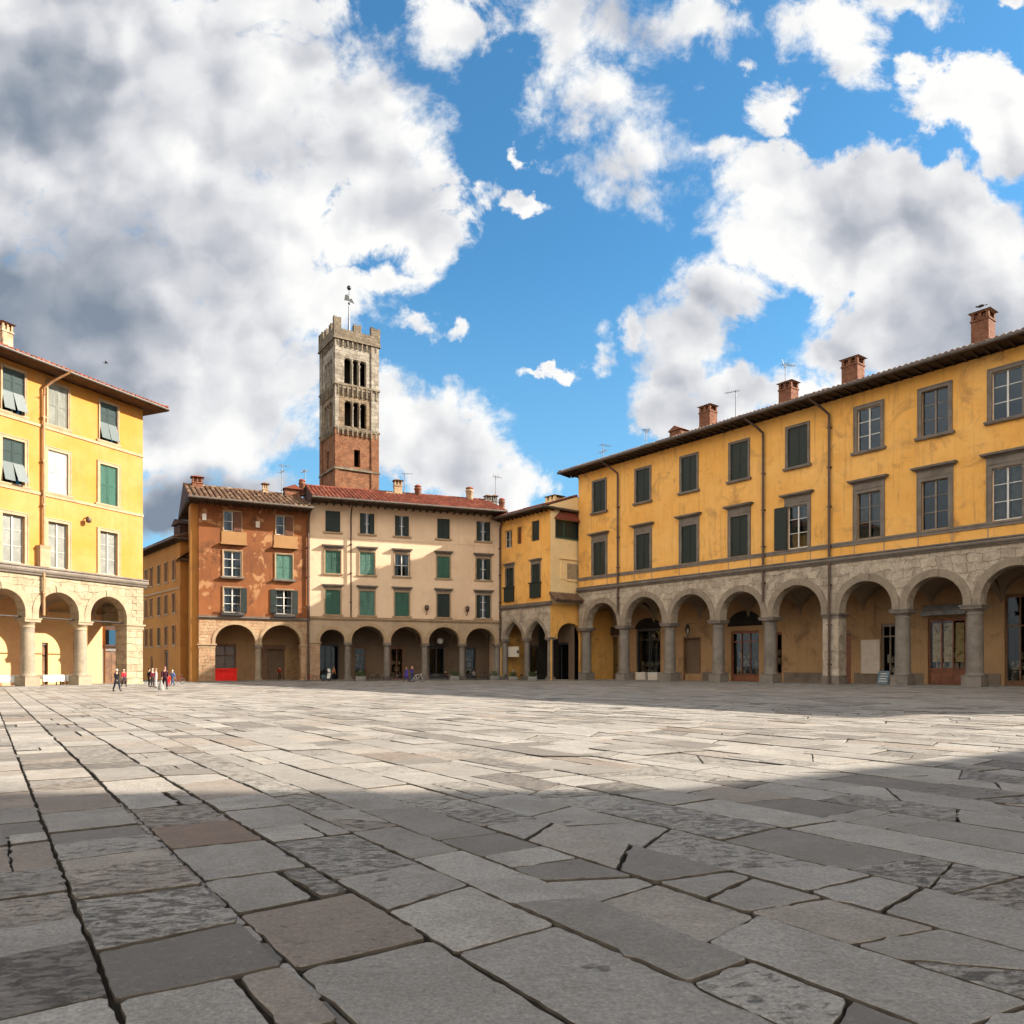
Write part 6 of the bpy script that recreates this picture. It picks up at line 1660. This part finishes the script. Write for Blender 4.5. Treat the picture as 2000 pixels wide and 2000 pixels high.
def build_props():
    # --- people, placed where their feet stand in the photo
    X, Y = ground(228, 1350); person(X, Y, 1.66, 1.2, 'person in black jacket and dark trousers walking alone before the sunlit corner pier', (.012, .012, .014), (.018, .022, .035), (.62, .58, .52), 'walk')
    X, Y = ground(242, 1341); person(X, Y, 1.62, -2.2, 'person in red top walking behind the black jacketed walker', (.45, .03, .04), (.05, .04, .06), (.55, .42, .35), 'walk')
    X, Y = ground(291, 1341); person(X, Y, 1.72, 2.4, 'person in black standing in shade left of the alley mouth', (.014, .012, .014), (.02, .018, .02), (.04, .03, .025), 'stand')
    X, Y = ground(298, 1342); person(X, Y, 1.70, -1.9, 'person in dark maroon top beside the one in black at the alley', (.10, .015, .025), (.03, .025, .03), (.5, .45, .4), 'stand')
    X, Y = ground(305, 1343); person(X, Y, 1.70, -1.2, 'slim person in pale grey shirt and pale trousers at the alley', (.50, .45, .45), (.42, .36, .36), (.30, .20, .15), 'stand')
    X, Y = ground(322, 1346); person(X, Y, 1.86, 0.6, 'long haired person in dark clothes and white scarf nearest us at the alley', (.045, .012, .02), (.03, .012, .02), (.30, .13, .11), 'walk', long_hair=True)
    m = MB(); k = 1; m.lathe([(.24, 0), (.25, .1), (.17, .45), (.06, .72), (.05, .80)], 0, 0, 14); m.tube([(-.05, 0, .78), (-.08, 0, .95), (.05, 0, .95), (.05, 0, .78)], .015, 5)
    o = m.build('shopping_bag', M['grey_render']); Xb, Yb = ground(318, 1347.5); o.location = (Xb, Yb-.3, 0); tag(o, 'pale grey cone shaped shopping bag set down by the long haired person', 'bag')
    X, Y = ground(329, 1341); person(X, Y, 1.20, 0.2, 'small child in bright red coat beside the long haired person', (.70, .015, .015), (.55, .02, .02), (.12, .06, .04), 'stand', top_long=.25)
    X, Y = ground(337, 1339); person(X, Y, 1.55, -.5, 'person in blue denim jacket right of the red coated child', (.10, .16, .32), (.05, .08, .16), (.5, .5, .5), 'walk')
    X, Y = ground(794, 1331); person(X, Y, 1.90, -1.4, 'person in violet blue coat walking before the cream house arches', (.08, .055, .34), (.05, .05, .22), (.30, .16, .08), 'walk', top_long=.3)
    X, Y = ground(805, 1331.5); person(X, Y, 1.95, -1.5, 'fair haired person in blue and red jacket pushing a bicycle', (.10, .05, .30), (.03, .05, .16), (.60, .36, .18), 'push', long_hair=True)
    X, Y = ground(816, 1332); bicycle(X, Y, 0.35, 'white bicycle pushed along before the cream house arches', (.75, .75, .72), s=1.15)
    bp = FR_B.w(FR_B.u(546, 1.4), 1.4); person(bp.x, bp.y, 1.85, 0.2, 'dark haired person in dark red coat standing in the right brown arch', (.22, .03, .02), (.05, .03, .02), (.02, .015, .01), 'stand', z=0.1)
    cp = FR_C.w(FR_C.u(652, 1.0), 1.0); person(cp.x, cp.y, 1.80, 0.9, 'person in rust orange jacket beside the scooter', (.42, .16, .07), (.02, .02, .02), (.25, .12, .06), 'stand', z=0.1)
    sp_ = FR_S.w(FR_S.u(1003, 1.8), 1.8)
    person(sp_.x, sp_.y, 1.62, 0.3, 'person in beige top standing under the left pointed arch', (.42, .30, .22), (.05, .04, .04), (.10, .06, .04), 'stand', z=0.1)
    for px, dp, hd, nm, tp in ((870, .9, .3, 'person in dark brown coat seated under the fourth cream arch', (.07, .035, .02)), (925, .9, -.4, 'person in grey jumper seated under the rightmost cream arch', (.16, .15, .15)), (1047, 1.3, .5, 'person in black coat seated in the right pointed arch', (.012, .012, .014))):
        f = FR_C if px < 978 else FR_S
        q = f.w(f.u(px, dp), dp); person(q.x, q.y, 1.75, f.rz+hd, nm, tp, (.025, .025, .035), (.05, .03, .02), 'sit', z=.105)
        cafe_chair((q.x, q.y, .105), f.rz+hd, 'dark cafe chair under the ' + nm.split('seated', 1)[0].strip().replace('person', 'seated person'))
    # --- vehicles
    p = FR_C.w(FR_C.u(634), -1.4); scooter(p.x, p.y, FR_C.rz-1.0, 'blue grey motor scooter with white leg shield by the first cream arch', 1.1)
    p = FR_B.w(FR_B.u(603), -1.2); bicycle(p.x, p.y, FR_B.rz+.3, 'red bicycle leaning on the pier between brown and cream houses', (.35, .03, .025), s=1.1)
    X, Y = ground(349, 1336); bicycle(X, Y, 1.2, 'dark red bicycle standing in the alley shade', (.18, .02, .02), s=1.05)
    # --- red counter in the brown arcade
    p0 = FR_B.w(FR_B.u(438.5, 0.55), 0.55)
    b = thing('shop_counter', 'bright red covered counter in the left arch of the brown house', 'counter', (p0.x, p0.y, 0.1), FR_B.rz)
    w = 2.95; m = MB(); m.box(-w/2, w/2, -.45, .45, 0, 1.5); m.build('front_cloth', M['red'], b)
    m = MB(); m.box(-w/2-.06, w/2+.06, -.52, .52, 1.5, 1.6); n = 22
    for i in range(n): x = -w/2-.06+(w+.12)*i/n; m.box(x, x+(w+.12)/n-.02, -.55, -.52, 1.25+.04*(i % 2), 1.58)
    m.build('counter_top', M['red'], b)
    # --- cafe furniture
    pts = [(703, 0.4), (722, 0.5), (744, 0.6), (772, 0.5), (846, 0.5), (874, 0.3), (893, 0.4), (921, 0.6), (937, 0.5), (951, 0.4)]
    lab = ['first', 'second', 'third', 'fourth', 'fifth', 'sixth', 'seventh', 'eighth', 'ninth', 'tenth']
    for i, (px, dy) in enumerate(pts):
        p = FR_C.w(FR_C.u(px, dy), dy-1.6); z = 0.0
        cafe_table((p.x, p.y, z), 'small round cafe table, %s from left under the cream house arches' % lab[i])
        for q, (dx, ry) in enumerate(((-.75, PI/2), (.75, -PI/2))):
            c = p + Vector((FR_C.d.x*dx, FR_C.d.y*dx, 0)); cafe_chair((c.x, c.y, z), FR_C.rz + ry, 'dark cafe chair %s the %s cafe table from left' % (('left of', 'right of')[q], lab[i]))
    for i, (px, nm) in enumerate(((700, 'grey box planter with low shrub at the first cream column'), (958, 'grey box planter with low shrub at the last cream column'), (882, 'grey box planter with low shrub under the fourth cream arch'))):
        p = FR_C.w(FR_C.u(px), -1.6-.5*(i == 0)); planter((p.x, p.y, 0), nm, 1.25)
    for i, (px, nm) in enumerate(((1018, 'grey box planter with shrub under the left pointed arch'), (1056, 'grey box planter with shrub under the right pointed arch'))):
        p = FR_S.w(FR_S.u(px), -1.5); planter((p.x, p.y, 0), nm, 1.15)
    for i, (px, nm) in enumerate(((1006, 'dark cafe chair under the left pointed arch'), (1040, 'dark cafe chair left in the right pointed arch'), (1049, 'dark cafe chair right in the right pointed arch'))):
        p = FR_S.w(FR_S.u(px), -1.9); cafe_chair((p.x, p.y, 0), FR_S.rz+i*1.3, nm)
    # --- market tables in the sunlit arcade
    for i, (px, w_, nm) in enumerate(((22, 2.6, 'leftmost'), (98, 2.1, 'middle'), (140, 1.9, 'rightmost'))):
        p = FR_L.w(FR_L.u(px, 2.0), 2.0)
        market_table((p.x, p.y, .116), FR_L.rz, w_, '%s trestle table under white cloth in the yellow palace arcade' % nm)
        table_cloth((p.x, p.y, .118), FR_L.rz, w_, 'white cloth over the %s trestle table in the yellow palace arcade' % nm)
    p = FR_L.w(FR_L.u(146, 2.0), 2.0); goods_crate((p.x, p.y, 1.106), FR_L.rz, 'small crate of fruit on the rightmost white cloth')
    # --- signs and boards
    y = 0.9
    for px, ya, yb, xx in ((1003.5, 1263, 1283, 33),):
        u = FR_S.u(px, y); p = FR_S.w(u, y); z0, z1 = FR_S.z(px, yb, y), FR_S.z(px, ya, y)
        b = thing('hanging_sign', 'blank cream sign board hung in the left pointed arch', 'sign', (p.x, p.y, z0), FR_S.rz)
        m = MB(); m.box(-1.35, 1.2, -.05, .05, 0, z1-z0); m.build('board', M['panel'], b)
        m = MB(); m.tube([(-1.1, 0, z1-z0), (-1.1, 0, z1-z0+2.2)], .03, 5); m.tube([(1.0, 0, z1-z0), (1.0, 0, z1-z0+2.2)], .03, 5); m.box(.85, 1.25, -.12, -.05, .5, .95); m.build('hanger', M['iron'], b)
    fr = FR_R; y = 6.38
    u = fr.u(1700, y); p = fr.w(u, y); z0, z1 = fr.z(1700, 1315, y), fr.z(1700, 1250, y)
    b = thing('notice_board', 'large pale notice board on the arcade wall left of the glass doorway', 'notice board', (p.x, p.y, z0), fr.rz)
    m = MB(); m.box(-1.0, 1.0, -.03, .06, 0, z1-z0); m.build('paper', M['notice'], b)
    m = MB(); h = z1-z0; m.box(-1.06, -1.0, -.06, .06, -.06, h+.06); m.box(1.0, 1.06, -.06, .06, -.06, h+.06); m.box(-1.0, 1.0, -.06, .06, -.06, 0); m.box(-1.0, 1.0, -.06, .06, h, h+.06); m.build('frame', M['serena_warm'], b)
    u = fr.u(1343, 5.6); p = fr.w(u, 5.6); z = fr.z(1343, 1233, 5.6)
    b = thing('bracket_sign', 'small dark pointed sign on a bracket above the framed niche', 'sign', (p.x, p.y, z), fr.rz+PI/2-.5)
    m = MB(); m.prism([(-.35, .2), (0, -.85), (.35, .2), (.15, .9), (-.15, .9)], -.05, .05); m.build('plate', M['iron'], b); m = MB(); m.prism([(-.14, .1), (0, -.5), (.14, .1), (0, .45)], -.07, -.05); m.prism([(-.14, .1), (0, -.5), (.14, .1), (0, .45)], .05, .07); m.build('emblem', M['panel'], b)
    m = MB(); m.tube([(0, 0, .9), (0, 0, 1.05), (.9, 0, 1.05)], .03, 5); m.build('bracket', M['iron'], b)
    u = fr.u(1727, 3.6); p = fr.w(u, 3.6)
    b = thing('pavement_sign', 'blue grey folding pavement sign beside the column left of the shop window', 'sign', (p.x, p.y, .12), fr.rz)
    m = MB(); m.prismz([(-.55, -.35), (.55, -.35), (.55, -.28), (-.55, -.28)], 0.05, 1.35); m.v = [(x, yy+(.30*(zz/1.35)), zz) for x, yy, zz in m.v]; m.build('board', M['blue_paint'], b)
    m = MB()
    for k in range(4): m.box(-.42+.05*k, .42-.09*(k % 2), -.345+.222*(0.3+k*.25)/1.35*1.0+.0, -.33+.30*(0.3+k*.25)/1.35, .28+k*.25, .36+k*.25)
    m.build('chalk_lines', M['panel'], b)
    m = MB(); m.box(-.55, -.5, .2, .26, 0, 1.3); m.box(.5, .55, .2, .26, 0, 1.3); m.box(-.5, .5, .2, .26, .3, .36); m.build('rear_leg', M['iron'], b)
    for i, px in enumerate((1254, 1278)):
        u = fr.u(px, 5.7); p = fr.w(u, 5.7)
        b = thing('display_box', '%s of two white display boxes at the foot of the black shop window' % ('left', 'right')[i], 'box', (p.x, p.y, .12), fr.rz)
        m = MB(); m.box(-.85, .85, -.35, .35, 0, .95); m.build('box', M['panel'], b); m = MB(); m.box(-.9, .9, -.4, .4, .95, 1.03); m.build('lid', M['white'], b)
    # painted scrawl and gilded shop lettering that can be made out on the right arcade
    # --- antennas
    A = [(FR_R, 1178, 866, 1.5, 1, .4), (FR_R, 1262, 836, 1.5, 0, 1.3), (FR_R, 1437, 760, 1.8, 0, 2.6), (FR_R, 1534, 708, 2.4, 2, .3), (FR_B, 551, 906, 4.2, 1, .6), (FR_C, 596, 916, 6.0, 0, 2.2), (FR_C, 790, 922, 5.5, 0, .1), (FR_C, 968, 928, 5.6, 2, .7)]
    L = ['antenna nearest the left end of the ochre palace roof', 'twin armed antenna second from the left on the ochre palace roof', 'T shaped antenna right of the leftmost ochre palace chimney', 'thin antenna rising behind the middle ochre palace chimney', 'antenna above the brown house roof', 'antenna left of the bell tower', 'antenna beside the tall chimney right of the bell tower', 'tall mast antenna at the right end of the cream roof']
    for (f, px, py, yy, kd, rz), nm in zip(A, L):
        zt = f.z(px, py, yy); p = f.w(f.u(px, yy), yy)
        run = yy + (2.0 if f is FR_R else 2.3 if f is FR_B else 2.8); base = {FR_R: 29.35, FR_B: 23.2, FR_C: 24.6}[f] + run*(.27 if f is FR_R else .37)
        antenna((p.x, p.y, base-.1), max(1.2, zt-base), nm, kd, rz)
    X, Y = at(207, 70); bird((X, Y, EYE+(HZ-709)*Y/F), .4, 'dark bird flying beside the yellow palace roof', True, 0.5)
    p = FR_R.w(FR_R.u(1915, 2.4), 2.4); bird((p.x, p.y, FR_R.z(1915, 603, 2.4)+.22), 2.4, 'dark bird perched on the rightmost ochre palace chimney', False, 1.0)
# ------------------------------------------------------------------ assemble
build_camera(); build_sky(); build_ground()
build_right(); build_left(); build_brown(); build_cream(); build_small(); build_alley(); build_tower(); build_shade_block()
build_props()
S.render.engine = 'CYCLES'
vs = S.view_settings; vs.view_transform = 'Standard'; vs.look = 'None'; vs.gamma = 1.0; vs.exposure = 1.45
S.cycles.max_bounces = 6; S.cycles.diffuse_bounces = 3; S.cycles.glossy_bounces = 3; S.cycles.transparent_max_bounces = 6; S.cycles.transmission_bounces = 2
S.cycles.caustics_reflective = False; S.cycles.caustics_refractive = False
S.cycles.use_denoising = True
S.cycles.use_adaptive_sampling = True; S.cycles.adaptive_threshold = 0.03; S.cycles.adaptive_min_samples = 16
